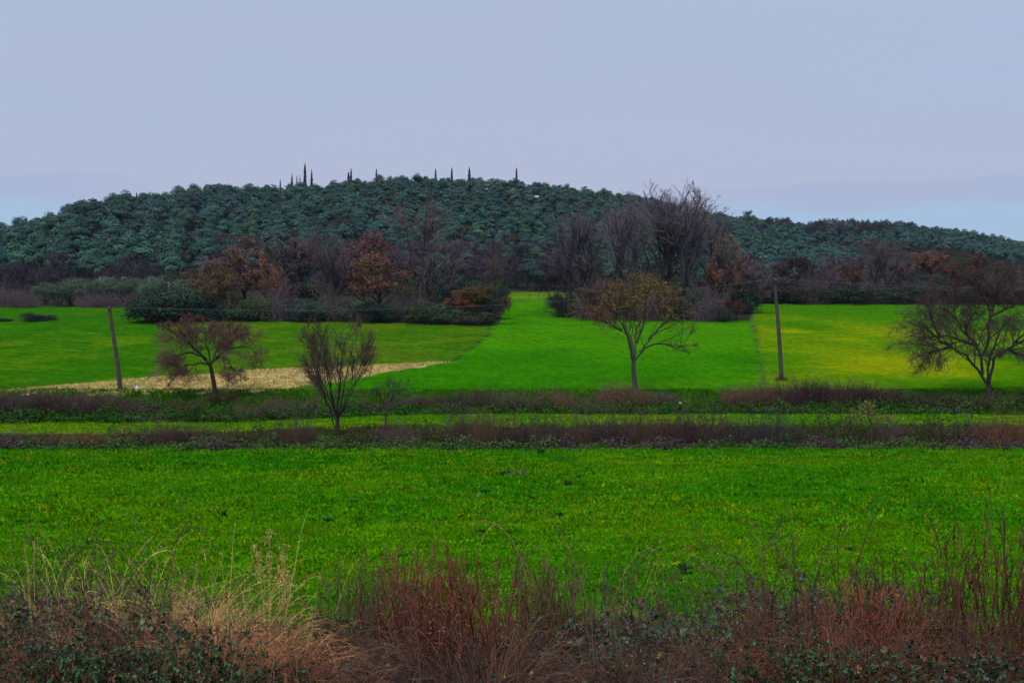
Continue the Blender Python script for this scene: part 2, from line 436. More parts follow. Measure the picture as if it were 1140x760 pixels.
# ------------------------------------------------------------------ tree kits
def recursive_tree(seed, trunk_h=.22, spread=35, H_=10., stems=1, crown=(.36, .36), levels=(5, 6, 7, 6), up=.10, wob=.10, tw=.013, leaves=None, leaf_p=1.0, tr=.028, droop=0.0):
    r = np.random.default_rng(seed)
    wood, tw_mb, lf = MB(), MB(), MB()
    c0 = np.array([0, 0, H_*(trunk_h*.6+.5+.0)]); rad = np.array([H_*crown[0], H_*crown[0], H_*(1-(trunk_h*.6+.5))])
    env = (c0, rad)
    # trunk(s)
    if stems == 1:
        P0 = walk(np.zeros((1, 3))-np.array([0, 0, .3]), np.array([[.06*r.normal(), .06*r.normal(), 1]]), np.array([H_*.78]), 12, .08, .06, r)
        R0 = (H_*tr)*np.linspace(1, .12, 12)[None, :]**.9
    else:
        az = np.arange(stems)*6.28/stems+r.random(stems)
        P0 = walk(np.stack([np.cos(az)*.15, np.sin(az)*.15, 0*az-.3], 1), np.stack([np.cos(az)*.28, np.sin(az)*.28, 1+0*az], 1), H_*(.62+.2*r.random(stems)), 12, .05, .06, r)
        R0 = (H_*tr*.7)*np.linspace(1, .12, 12)[None, :].repeat(stems, 0)**.9
    tubes(wood, P0, R0, 7)
    P1, R1 = grow(P0, R0, np.full(len(P0), levels[0]*(2 if stems == 1 else 1)), trunk_h, .95, spread, 9, .62, 9, up, wob, .6, r, env=env)
    tubes(wood, P1, R1, 5)
    P2, R2 = grow(P1, R1, levels[1], .2, 1, 38, 12, .5, 7, up*.8, wob*1.3, .6, r, env=env)
    R2 = np.maximum(R2, tw*1.2); tubes(wood, P2, R2, 4)
    P3, R3 = grow(P2, R2, levels[2], .15, 1, 36, 14, .55, 5, up*.5, wob*1.6, .55, r, lmin=.4, env=env, droop=droop)
    R3 = np.clip(R3, tw, tw*2); tubes(tw_mb, P3, R3, 3)
    P4, R4 = grow(P3, R3, levels[3], .1, 1, 34, 16, .6, 4, up*.3, wob*2, .6, r, lmin=.3, env=env, droop=droop)
    R4 = np.clip(R4, tw*.7, tw); tubes(tw_mb, P4, R4, 3, tint(len(P4), (1, 1, 1), .2))
    parts = [('trunk', wood, M_BARK), ('crown', tw_mb, M_TWIG)]
    if leaves:
        n = int(len(P4)*leaf_p); b = r.integers(0, len(P4), n)
        p = P4[b, -1]+r.normal(size=(n, 3))*.12
        patch = fbm(p[:, 0]/1.8+p[:, 1]/2.3, p[:, 2]/1.8, seed, 2)
        k = r.random(n) < np.clip((patch-leaves[1])*2.2, .06, .8)
        p = p[k]
        cards(lf, p, r.normal(size=(len(p), 3))+np.array([0, 0, .5]), leaves[0]*(.6+.8*r.random(len(p))), leaves[0]*.7, tint(len(p), (1, 1, 1), .3, .10), rnd=r)
        parts.append(('foliage', lf, M_LEAF))
    return make_proto(parts, 99.3)

def leafy(seed, H_=4., W_=4., nblob=14, ncard=90, size=.3, trunk=True, flat=.0, stem_h=.15, canes=40, name_leaf='foliage', mat=None, blob=.30):
    """leafy shrub / round tree: leaf clumps through the crown's volume, stems showing below"""
    r = np.random.default_rng(seed)
    lf, wd = MB(), MB()
    cz = H_*(stem_h+(1-stem_h)*.5); rz_ = H_*(1-stem_h)*.5
    q = norm(r.normal(size=(nblob, 3)))*(r.random((nblob, 1))**.4)
    if flat: q[:, 2] = np.abs(q[:, 2])
    c = q*np.array([W_*.36, W_*.36, rz_*(1.25 if flat else .72)])+np.array([0, 0, H_*.14 if flat else cz])
    br = W_*blob*(.6+.6*r.random(nblob))*.5
    n = nblob*ncard; b = np.repeat(np.arange(nblob), ncard)
    dr = norm(r.normal(size=(n, 3))); dr[:, 2] = np.where((dr[:, 2] < -.3) & (r.random(n) < .6), -dr[:, 2], dr[:, 2])
    rr = br[b]*(.55+.5*r.random(n))
    p = c[b]+dr*rr[:, None]*np.array([1, 1, .8])
    p[:, 2] = np.maximum(p[:, 2], .03)
    cv = (.75+.5*r.random(nblob))[b][:, None]
    cards(lf, p, dr+.55*r.normal(size=(n, 3)), size*(.6+.8*r.random(n)), size*.6, tint(n, (1, 1, 1), .22, .08)*cv, rnd=r)
    # stems
    m = 7
    tip = c[r.integers(0, nblob, m)]
    base = np.stack([r.normal(size=m)*W_*.03, r.normal(size=m)*W_*.03, 0*np.ones(m)-.2], 1)
    P = base[:, None, :]+(tip-base)[:, None, :]*np.linspace(0, 1, 6)[None, :, None]+r.normal(size=(m, 6, 3))*W_*.015*np.array([0, 1, 1, 1, 1, .5])[None, :, None]
    tubes(wd, P, H_*.022*np.linspace(1, .35, 6)[None, :].repeat(m, 0), 5)
    if canes:
        bb = r.integers(0, nblob, canes)
        P = walk(c[bb], norm(c[bb]-np.array([0, 0, cz*.4]))+np.array([0, 0, .4]), br[bb]*1.5+.2, 4, .05, .2, r)
        tubes(wd, P, np.full((canes, 4), max(.008, size*.03)), 3)
    return make_proto([('stems', wd, M_BARK), (name_leaf, lf, mat or M_LEAF)])

def pine(seed, ncard=150, nblob=24, size=.34, H_=8., W_=6.2):
    r = np.random.default_rng(seed)
    lf, wd = MB(), MB()
    a = r.random(nblob)*6.28; k = np.sqrt(r.random(nblob))
    R_ = W_*.5-.9
    c = np.stack([np.cos(a)*k*R_, np.sin(a)*k*R_, H_*.34+H_*.50*(1-k**2)**.5*(.5+.5*r.random(nblob)**.35)+r.normal(size=nblob)*.2], 1)
    c[0] = (0, 0, H_*.86)
    br = (.85+.5*r.random(nblob))
    n = nblob*ncard; b = np.repeat(np.arange(nblob), ncard)
    dr = norm(r.normal(size=(n, 3))); dr[:, 2] = np.where((dr[:, 2] < -.15) & (r.random(n) < .75), -dr[:, 2], dr[:, 2])
    p = c[b]+dr*(br[b]*(.6+.45*r.random(n)))[:, None]*np.array([1.15, 1.15, .8])
    whole = norm(p-np.array([0, 0, H_*.42]))
    cards(lf, p, .45*dr+1.0*whole+.18*r.normal(size=(n, 3)), size*(.6+.8*r.random(n)), size*.7, tint(n, (1, 1, 1), .10, .04)*((.9+.2*r.random(nblob))[b][:, None]), rnd=r)
    P0 = walk(np.array([[0, 0, -.5]]), np.array([[.1*r.normal(), .1*r.normal(), 1]]), np.array([H_*.72+.5]), 7, .1, .05, r)
    tubes(wd, P0, .19*np.linspace(1, .5, 7)[None, :], 6)
    m = min(8, nblob)
    P, R = at_t(P0, np.full((1, 7), .1), np.zeros(m, int), .6+.38*r.random(m))[:2]
    Pb = P[:, None, :]+(c[:m]-P)[:, None, :]*np.linspace(0, 1, 4)[None, :, None]
    tubes(wd, Pb, .07*np.linspace(1, .5, 4)[None, :].repeat(m, 0), 4)
    return make_proto([('trunk', wd, M_BARK), ('crown', lf, M_NEEDLE)])

def cypress(seed, H_=10., W_=1.6):
    r = np.random.default_rng(seed); lf, wd = MB(), MB()
    n = 900; t = r.random(n)**.8; prof = W_*.5*np.clip((1-t)*2.2, 0, 1)**.6*np.clip(.35+t*4, 0, 1)*(.55+.75*vnoise(t*14, t*0, seed))
    a = r.random(n)*6.28
    p = np.stack([np.cos(a)*prof*(.6+.5*r.random(n)), np.sin(a)*prof*(.6+.5*r.random(n)), .08*H_+t*H_*.92], 1)
    cards(lf, p, np.stack([np.cos(a), np.sin(a), .4+0*a], 1)+.5*r.normal(size=(n, 3)), .55*(.6+.7*r.random(n)), .25, tint(n, (1, 1, 1), .25), up=np.tile([0., 0, 1], (n, 1))+.2*r.normal(size=(n, 3)))
    tubes(wd, np.stack([0*np.arange(5), 0*np.arange(5), np.linspace(-.4, H_*.9, 5)], 1)[None], .12*np.linspace(1, .3, 5)[None], 5)
    return make_proto([('trunk', wd, M_BARK), ('crown', lf, M_NEEDLE)])

def thicket(seed, H_=1.3, W_=3.4, ncane=230, r0=.012, leafn=160, lsize=.09, upright=.5, strawn=40):
    """bramble or scrub: a mass of arching canes with a few leaves"""
    r = np.random.default_rng(seed); cn, lf = MB(), MB()
    a = r.random(ncane)*6.28; k = np.sqrt(r.random(ncane))*W_*.42
    p0 = np.stack([np.cos(a)*k, np.sin(a)*k, 0*k-.1], 1)
    d0 = np.stack([r.normal(size=ncane)*(1-upright)+np.cos(a)*.2, r.normal(size=ncane)*(1-upright)+np.sin(a)*.2, .8+r.random(ncane)], 1)
    hh = H_*(.55+.75*r.random(ncane))*(1-.45*(k/(W_*.42))**2)
    P = walk(p0, d0, hh*1.25, 7, .0, .16, r, droop=.9*(1-upright))
    P[..., 2] = np.maximum(P[..., 2], .02)
    tubes(cn, P, r0*(.7+.6*r.random((ncane, 1)))*np.linspace(1.1, .45, 7)[None, :], 3, tint(ncane, (1, 1, 1), .3, .08))
    Q, RQ = grow(P, np.full(P.shape[:2], r0), 3, .2, 1, 45, 15, .4, 4, .03, .25, .6, r)
    Q[..., 2] = np.maximum(Q[..., 2], .02)
    tubes(cn, Q, np.full(Q.shape[:2], r0*.6), 3, tint(len(Q), (1, 1, 1), .35, .10))
    parts = [('canes', cn, M_TWIG)]
    if leafn:
        allp = np.concatenate([P[:, 2:].reshape(-1, 3), Q.reshape(-1, 3)]); p = allp[r.integers(0, len(allp), leafn)]+r.normal(size=(leafn, 3))*lsize*.6
        p[:, 2] = np.maximum(p[:, 2], .02)
        cards(lf, p, r.normal(size=(leafn, 3))+np.array([0, 0, .8]), lsize*(.6+.8*r.random(leafn)), lsize*.65, tint(leafn, (1, 1, 1), .3, .1), rnd=r)
        parts.append(('leaves', lf, M_LEAF))
    return make_proto(parts, 95)

BARE_WIDE = [recursive_tree(6, .17, 40, 16., 1, (.46, .4), (7, 6, 5, 4), .08, .09, .016, tr=.017)]
BARE_UP = [recursive_tree(s, .27, 32, 15., 1, (.34, .32), (8, 6, 5, 4), .12, .07, .0105, tr=.018) for s in (1, 2, 3, 4)]
BARE_RND = [recursive_tree(s, .20, 44, 9., 1, (.40, .40), (7, 6, 6, 5), .05, .12, .022, tr=.022) for s in (11, 12, 13)]
BARE_MULTI = [recursive_tree(s, .12, 36, 7., 4, (.42, .42), (6, 6, 6, 4), .07, .12, .02, tr=.02) for s in (21, 22)]
AUTUMN = [recursive_tree(s, .18, 42, 8., 1, (.40, .40), (7, 5, 5, 5), .05, .12, .018, (.15, .31), 4.2, .022) for s in (31, 32, 33)]
SHRUB = [leafy(s, 4., 4.6, 30, 190, .14, stem_h=.05, flat=1, blob=.38) for s in (41, 42, 43)]
OLIVE = [leafy(s, 4., 4., 20, 190, .13, stem_h=.16, blob=.42) for s in (51, 52)]
THICK = [thicket(s) for s in (61, 62, 63)]
THICK_UP = [thicket(s, 1.8, 3.4, 300, .013, 60, .09, .78) for s in (71, 72)]
THICK_LEAF = [thicket(s, 1.1, 3.2, 140, .011, 900, .12, .45) for s in (81, 82)]
CARPET = [thicket(s, .9, 3.2, 60, .010, 2200, .13, .4) for s in (84, 85)]
SCRUB = [thicket(s, 3.2, 5., 230, .022, 150, .2, .6) for s in (91, 92)]
PINES = [pine(s) for s in range(101, 107)]
PINES_LOW = [pine(s, 40, 16, .62) for s in range(111, 115)]
CYP = [cypress(s) for s in (121, 122)]

def ctop(u, d, top):
    g = ground(u, d); return g, max(EYE+(Y0-top)*d/F-g.z, .3)

# ------------------------------------------------------------------ the pine forest on the hill
def forest():
    pts = []
    d = 290.0
    while d < 1010:
        sp = 6.6 if d < 660 else 7.3
        u0, u1 = (-190, 1330) if d < 660 else (640, 1330)
        xs = np.arange(gx(u0, d), gx(u1, d), sp)
        for x in xs:
            pts.append((x+rng.normal()*1.7, d+rng.normal()*2.0))
        d += sp*1.05
    # denser planting along both crests closes the skyline
    for uu in np.arange(-190, 960, 5.0):
        for q in (-14, 8, 22):
            dd = float(smooth_interp(uu, CR_U, CR_D))+q+3*rng.normal(); pts.append((gx(uu+4*rng.normal(), dd), dd))
    for uu in np.arange(800, 1330, 5.0):
        for q in (-18, 2, 18):
            dd = R2_D+q+3*rng.normal(); pts.append((gx(uu+4*rng.normal(), dd), dd))
    P = np.array(pts); x, d = P[:, 0], P[:, 1]
    u = U0+F*x/d
    dc = smooth_interp(u, CR_U, CR_D)
    z = H(x, d)
    s = (d-D0)/(dc-D0)
    main = (s < 1.09) & (u < 960)
    far = (d > 640) & (d < R2_D+25) & (u > 760)
    thin = fbm(x/45, d/45, 77, 3)
    low = sst(.32, .05, s) if False else np.clip((.30-s)/.2, 0, 1)
    keepp = rng.random(len(x)) > np.clip(.02+.75*low*(u > 240)+.35*sst(.58, .7, thin)*(s < .85), 0, .9)
    # thin, purple bare patch on the far ridge
    patch = np.exp(-((u-930)/50)**2)*(d > 640)*(d < 840)
    keepp &= rng.random(len(x)) > patch*.6
    k = (main | far) & keepp
    x, d, z, u = x[k], d[k], z[k], u[k]
    R = np.interp(u, [0, 150, 350, 560, 800, 900, 1140], [3.7, 3.5, 3.0, 2.75, 2.75, 3.1, 3.3])*(.8+.42*rng.random(len(x)))
    hgt = R*2.2*(.88+.24*rng.random(len(x)))
    # screen coverage, front to back
    o = np.argsort(d); buf = np.zeros((380, 1600), bool); vis = np.zeros(len(x), int)
    for i in o:
        cx = U0+F*x[i]/d[i]+200; cy = Y0-F*(z[i]+hgt[i]*.72-EYE)/d[i]; rx = R[i]*F/d[i]; ry = hgt[i]*.3*F/d[i]
        a0, a1 = int(max(cx-rx, 0)), int(min(cx+rx+1, 1600)); b0, b1 = int(max(cy-ry, 0)), int(min(cy+ry+1, 380))
        if a1 <= a0 or b1 <= b0: continue
        yy, xx = np.mgrid[b0:b1, a0:a1]
        e = ((xx-cx)/rx)**2+((yy-cy)/ry)**2 < 1
        sub = buf[b0:b1, a0:a1]; inside = (cx > 190) & (cx < 1350)
        vis[i] = (e & ~sub).sum()*(1 if inside else 0)
        sub |= e
    order = np.argsort(-vis)
    big = order[:290]; rest = order[290:]
    print('pines', len(x), 'visible', (vis > 0).sum(), 'cut', vis[order[290]])
    green = lambda n: np.stack([np.full(n, .056), np.full(n, .116), np.full(n, .094)], 1)*(.72+.55*rng.random((n, 1)))*(1+.09*rng.normal(size=(n, 3)))
    gcol = np.clip(green(len(x)), .004, 1)
    for j, i in enumerate(big):
        ui = u[i]; s_ = (d[i]-D0)/(float(smooth_interp(ui, CR_U, CR_D))-D0)
        if d[i] > 660: lab, grp = 'small round pine on the distant right hand ridge', 'pines on the distant right hand ridge'
        elif s_ > .93: lab, grp = 'round dark pine standing along the crest of the main hill', 'pines along the hill crest'
        elif ui < 190: lab, grp = 'large round pine on the left shoulder of the hill above the olives', 'pines on the left shoulder of the hill'
        elif ui < 400: lab, grp = 'round pine on the hillside above the rusty autumn trees', 'pines above the autumn trees'
        elif ui < 640: lab, grp = 'round pine on the middle hillside behind the tall lone bare tree', 'pines on the middle hillside'
        else: lab, grp = 'round pine on the hillside behind the tall bare grove', 'pines behind the bare grove'
        place('pine_tree', lab, 'pine', PINES[j % 6], (x[i], d[i], z[i]-.3), hgt[i], None, None, {'crown': tuple(gcol[i]), 'trunk': (.06, .045, .04)}, grp)
    mb = MB()
    lows = []
    for p in PINES_LOW:
        V = np.concatenate([np.empty((0, 3))]+[np.array([v.co for v in me.vertices]) for n, me in p.parts if n == 'crown'])
        me = [m for n, m in p.parts if n == 'crown'][0]
        C = np.empty(len(me.vertices)*4, np.float32); me.attributes['Col'].data.foreach_get('color', C)
        lows.append((V, C.reshape(-1, 4)[:, :3], p))
    for i in rest:
        if vis[i] == 0 and rng.random() < .45: continue
        V, C, p = lows[rng.integers(0, 4)]
        a = rng.random()*6.28; ca, sa = math.cos(a), math.sin(a)
        sw = sz = hgt[i]/p.h
        W = np.stack([(V[:, 0]*ca-V[:, 1]*sa)*sw+x[i], (V[:, 0]*sa+V[:, 1]*ca)*sw+d[i], V[:, 2]*sz+z[i]-.3], 1)
        mb.add(W, np.arange(len(V)).reshape(-1, 4), C*gcol[i])
    single('pine_forest', mb.mesh('pine_forest', M_NEEDLE), kind='stuff')
forest()

# cypresses on the skyline: (u, top y, width px, label)
CYL = [
    (152, 214, 4.5, 'lone cypress standing clear above the left shoulder of the hill'),
    (312, 199, 3, 'shortest and leftmost cypress of the cluster on the crest'),
    (325, 193, 4, 'stout cypress second from the left in the crest cluster'),
    (330.5, 194.5, 2.2, 'thin cypress just right of the stout one in the crest cluster'),
    (334, 194, 2.2, 'thin cypress directly left of the tallest cypress on the crest'),
    (339.5, 181, 5, 'tallest cypress on the crest of the hill'),
    (347, 188, 4, 'slender cypress directly right of the tallest cypress'),
    (388, 191, 5, 'bushy cypress of a close pair on the crest'),
    (390.8, 186.5, 4, 'taller cypress of a close pair on the crest'),
    (419, 187, 3.5, 'single cypress on the crest right of the close pair'),
    (485, 187, 3.5, 'faint short cypress near the top of the hill'),
    (503, 186, 4, 'cypress near the top of the hill right of the faint one'),
    (522.5, 185.5, 5, 'ragged cypress at the top of the hill'),
    (575, 186, 4, 'last cypress on the right end of the hilltop row'),
]
for i, (u, top, w, lab) in enumerate(CYL):
    d = float(smooth_interp(u, CR_U, CR_D))+2
    g, h = ctop(u, d, top)
    place('cypress_tree', lab, 'cypress', CYP[i % 2], g, h, w*d/F*.75, None, {'crown': (.014, .018, .03), 'trunk': (.04, .03, .03)}, 'cypresses on the hill crest')

# ------------------------------------------------------------------ woods between field and hill
TW_P = (.165, .120, .135)   # purple brown twigs
TW_B = (.18, .115, .09)   # brown twigs
BK = (.040, .033, .034)
RUST = (.26, .115, .065); RED = (.22, .075, .065); ORANGE = (.38, .14, .05); OCHRE = (.14, .10, .025)
DKG = (.036, .072, .044); TEAL = (.055, .11, .08); OLV = (.10, .15, .10); YG = (.07, .095, .024)

def tree(kind, u, d, top, w, label, name='bare_tree', cat='tree', col=None, leaf=None, group=None, bk=BK, lean=(0, 0)):
    g, h = ctop(u, d, top)
    pr = kind[rng.integers(0, len(kind))]
    c = {'trunk': bk, 'crown': col or TW_P, 'foliage': leaf or col or DKG, 'stems': bk, 'canes': col or TW_P, 'leaves': leaf or DKG}
    ww = w*d/F; q = ww/pr.w/((h+.15)/pr.h)
    if name in ('bare_tree', 'autumn_tree'): ww *= min(max(q, .75), 1.45)/q
    return place(name, label, cat, pr, g-Vector((0, 0, .15)), h+.15, ww, None, c, group, lean)

ORD = ['first', 'second', 'third', 'fourth', 'fifth', 'sixth', 'seventh', 'eighth', 'ninth', 'tenth', 'eleventh', 'twelfth', 'thirteenth', 'fourteenth', 'fifteenth', 'sixteenth', 'seventeenth', 'eighteenth', 'nineteenth', 'twentieth']
for i, u in enumerate([52, 66, 79, 93, 108, 121, 134, 148, 163]):
    tree(OLIVE, u, 236+1.2*rng.normal(), 307-.6*i+2*rng.normal(), 25, f'{ORD[i]} grey green olive tree from the left in the row along the field edge', 'olive_tree', 'olive tree', leaf=tuple(np.array(OLV)*(.8+.4*rng.random())), group='olive trees in the row')
for i, u in enumerate([84, 102, 119, 137, 155, 173, 188]):
    tree(OLIVE, u, 252+2*rng.normal(), 303-.5*i+2*rng.normal(), 26, f'{ORD[i]} pale olive from the left in the row behind the front olives', 'olive_tree', 'olive tree', leaf=tuple(np.array(OLV)*(1.0+.5*rng.random())), group='olive trees behind the row')
for i, (u, top, w) in enumerate([(8, 322, 30), (30, 326, 26), (100, 328, 28), (118, 329, 26), (138, 328, 30), (152, 330, 20)]):
    tree(SCRUB, u, 233, top, w, ['dark scrub bush at the far left edge of the forest foot', 'low brown scrub bush between the left frame edge and the olives', 'low brown scrub bush under the middle of the olive row', 'low brown scrub bush under the sixth olive tree', 'low brown scrub bush under the eighth olive tree', 'small brown scrub bush touching the big dark evergreen'][i], 'scrub_bush', 'bush', TW_P)
W1 = [
    (SHRUB, 190, 199, 317, 84, 'big dark evergreen bush at the left end of the wood', 'evergreen_bush', 'bush', DKG, DKG),
    (SHRUB, 166, 198, 330, 40, 'lower dark evergreen bush leaning out over the left field', 'evergreen_bush', 'bush', DKG, (.022, .045, .024)),
    (OLIVE, 214, 206, 299, 44, 'pale grey green tree behind the big dark evergreen bush', 'olive_tree', 'olive tree', OLV, OLV),
    (SHRUB, 226, 200, 322, 48, 'dark evergreen bush in front of the pale grey green tree', 'evergreen_bush', 'bush', DKG, DKG),
    (AUTUMN, 247, 206, 279, 62, 'rusty autumn tree at the left end of the wood, thin leaves left', 'autumn_tree', 'tree', TW_B, RUST),
    (AUTUMN, 258, 201, 298, 56, 'olive yellow autumn tree with a slanting dark trunk', 'autumn_tree', 'tree', TW_B, OCHRE),
    (AUTUMN, 274, 211, 265, 66, 'tall rusty autumn tree with an orange top, second in the wood', 'autumn_tree', 'tree', TW_P, RUST),
    (AUTUMN, 297, 206, 282, 30, 'slim tree with a bright orange round crown', 'autumn_tree', 'tree', TW_B, ORANGE),
    (BARE_RND, 313, 214, 263, 62, 'grey bare tree right of the bright orange crown', 'bare_tree', 'tree', TW_P, None),
    (BARE_RND, 336, 218, 272, 56, 'purple bare tree behind the pale olives', 'bare_tree', 'tree', TW_P, None),
    (OLIVE, 304, 216, 300, 38, 'pale olive below the grey bare tree', 'olive_tree', 'olive tree', OLV, OLV),
    (OLIVE, 328, 217, 301, 36, 'pale olive in the middle of the wood', 'olive_tree', 'olive tree', OLV, (.09, .11, .085)),
    (OLIVE, 350, 216, 299, 38, 'pale olive left of the dark forked bare trunk', 'olive_tree', 'olive tree', OLV, (.09, .11, .08)),
    (PINES, 362, 240, 262, 30, 'round blue green pine rising behind the pale olives', 'pine_tree', 'pine', None, None),
    (BARE_UP, 378, 202, 258, 52, 'dark bare tree with a straight trunk left of the red tree', 'bare_tree', 'tree', TW_P, None),
    (BARE_UP, 366, 203, 284, 34, 'small slanting bare tree beside the straight dark trunk', 'bare_tree', 'tree', TW_P, None),
    (AUTUMN, 404, 206, 259, 56, 'tree with dark red leaves in the middle of the wood', 'autumn_tree', 'tree', TW_P, RED),
    (AUTUMN, 424, 203, 284, 54, 'orange brown autumn tree right of the red one', 'autumn_tree', 'tree', TW_B, RUST),
    (OLIVE, 448, 203, 296, 46, 'round olive green tree left of the tall lone bare tree', 'leafy_tree', 'tree', YG, YG),
    (BARE_WIDE, 479, 202, 220, 118, 'tall lone bare tree with a wide forked crown towering over the wood', 'bare_tree', 'tree', TW_P, None),
    (SHRUB, 500, 208, 291, 34, 'grey green bush right of the tall lone bare trunk', 'evergreen_bush', 'bush', TEAL, TEAL),
    (SHRUB, 522, 206, 299, 40, 'grey bush near the right end of the wood', 'evergreen_bush', 'bush', OLV, (.05, .062, .05)),
    (SHRUB, 546, 208, 299, 34, 'dark green bush at the right end of the wood', 'evergreen_bush', 'bush', DKG, (.028, .06, .032)),
    (BARE_UP, 552, 224, 276, 16, 'thin tufted tree sticking up behind the right end of the wood', 'bare_tree', 'tree', TW_B, None),
    (AUTUMN, 510, 200, 324, 30, 'low orange bush below the grey bush', 'autumn_bush', 'bush', TW_B, ORANGE),
    (AUTUMN, 527, 199, 321, 26, 'low red orange bush, brightest at the right end of the wood', 'autumn_bush', 'bush', TW_B, (.30, .07, .02)),
    (AUTUMN, 545, 199, 319, 42, 'yellow brown bush at the corner of the bright green field', 'autumn_bush', 'bush', TW_B, OCHRE),
    (SHRUB, 470, 198.5, 333, 42, 'yellow green bush at the foot of the tall lone bare tree', 'evergreen_bush', 'bush', YG, (.045, .07, .02)),
    (SHRUB, 497, 198.5, 339, 38, 'pale teal bush along the field edge near the right end of the wood', 'evergreen_bush', 'bush', TEAL, (.06, .095, .07)),
    (SHRUB, 530, 198, 343, 40, 'grey green low bush under the yellow brown bush', 'evergreen_bush', 'bush', OLV, (.06, .075, .045)),
    (SHRUB, 410, 199, 330, 46, 'dark teal bush below the red tree', 'evergreen_bush', 'bush', TEAL, (.024, .05, .036)),
    (SHRUB, 348, 199, 341, 34, 'dark teal bush below the pale olives', 'evergreen_bush', 'bush', TEAL, (.026, .06, .045)),
]
for (k, u, d, top, w, lab, nm, cat, col, leaf) in W1:
    if k is PINES:
        g, h = ctop(u, d, top); place(nm, lab, cat, PINES[2], g, h, w*d/F, None, {'crown': (.04, .075, .068), 'trunk': (.05, .04, .035)}); continue
    tree(k, u, d, top, w, lab, nm, cat, col, leaf)
US = [(212, 335), (240, 330), (262, 322), (284, 318), (308, 322), (330, 320), (355, 326), (374, 330), (394, 322), (432, 326), (452, 322), (484, 326), (506, 334)]
for i, (u, top) in enumerate(US):
    grn = i % 3 != 1
    lf = [(.055, .10, .055), (.13, .08, .06), (.08, .12, .07), (.07, .115, .04), (.15, .085, .055), (.075, .11, .08)][i % 6]
    tree(SHRUB if grn else SCRUB, u, 200.3+rng.random(), top+(5 if grn else 0), 38, f'{ORD[i]} dark low bush from the left in the wood understory', 'understory_bush', 'bush', (.15, .12, .13), leaf=lf, group='dark understory bushes of the wood')
# bare grove on the right of the bright field
G = [(640, 218, 250, 48, 'slim grey bare tree at the left edge of the grove'),
     (653, 214, 229, 66, 'wide crowned bare tree with twin trunks at the left of the grove'),
     (664, 215, 236, 44, 'second trunk of the twin bare trees at the left of the grove'),
     (685, 211, 222, 46, 'straight bare tree with a narrow crown right of the twin trunks'),
     (699, 216, 221, 42, 'thin straight bare tree near the middle of the grove'),
     (712, 226, 216, 52, 'bare tree set back behind the thickest trunk'),
     (724, 213, 205, 86, 'tallest bare tree of the grove, thick trunk, top against the sky'),
     (741, 215, 214, 70, 'bare tree with a leaning thick trunk right of the tallest one'),
     (757, 224, 218, 58, 'bare tree set back between the leaning trunk and the right tree'),
     (771, 208, 212, 98, 'broad bare tree at the right of the grove, low spreading branches'),
     (792, 216, 232, 70, 'dense brown bare tree on the right edge of the grove')]
for (u, d, top, w, lab) in G:
    tree(BARE_UP, u, d, top, w, lab, 'bare_tree', 'tree', (.190, .145, .175), bk=(.040, .033, .038), group='tall bare trees of the grove')
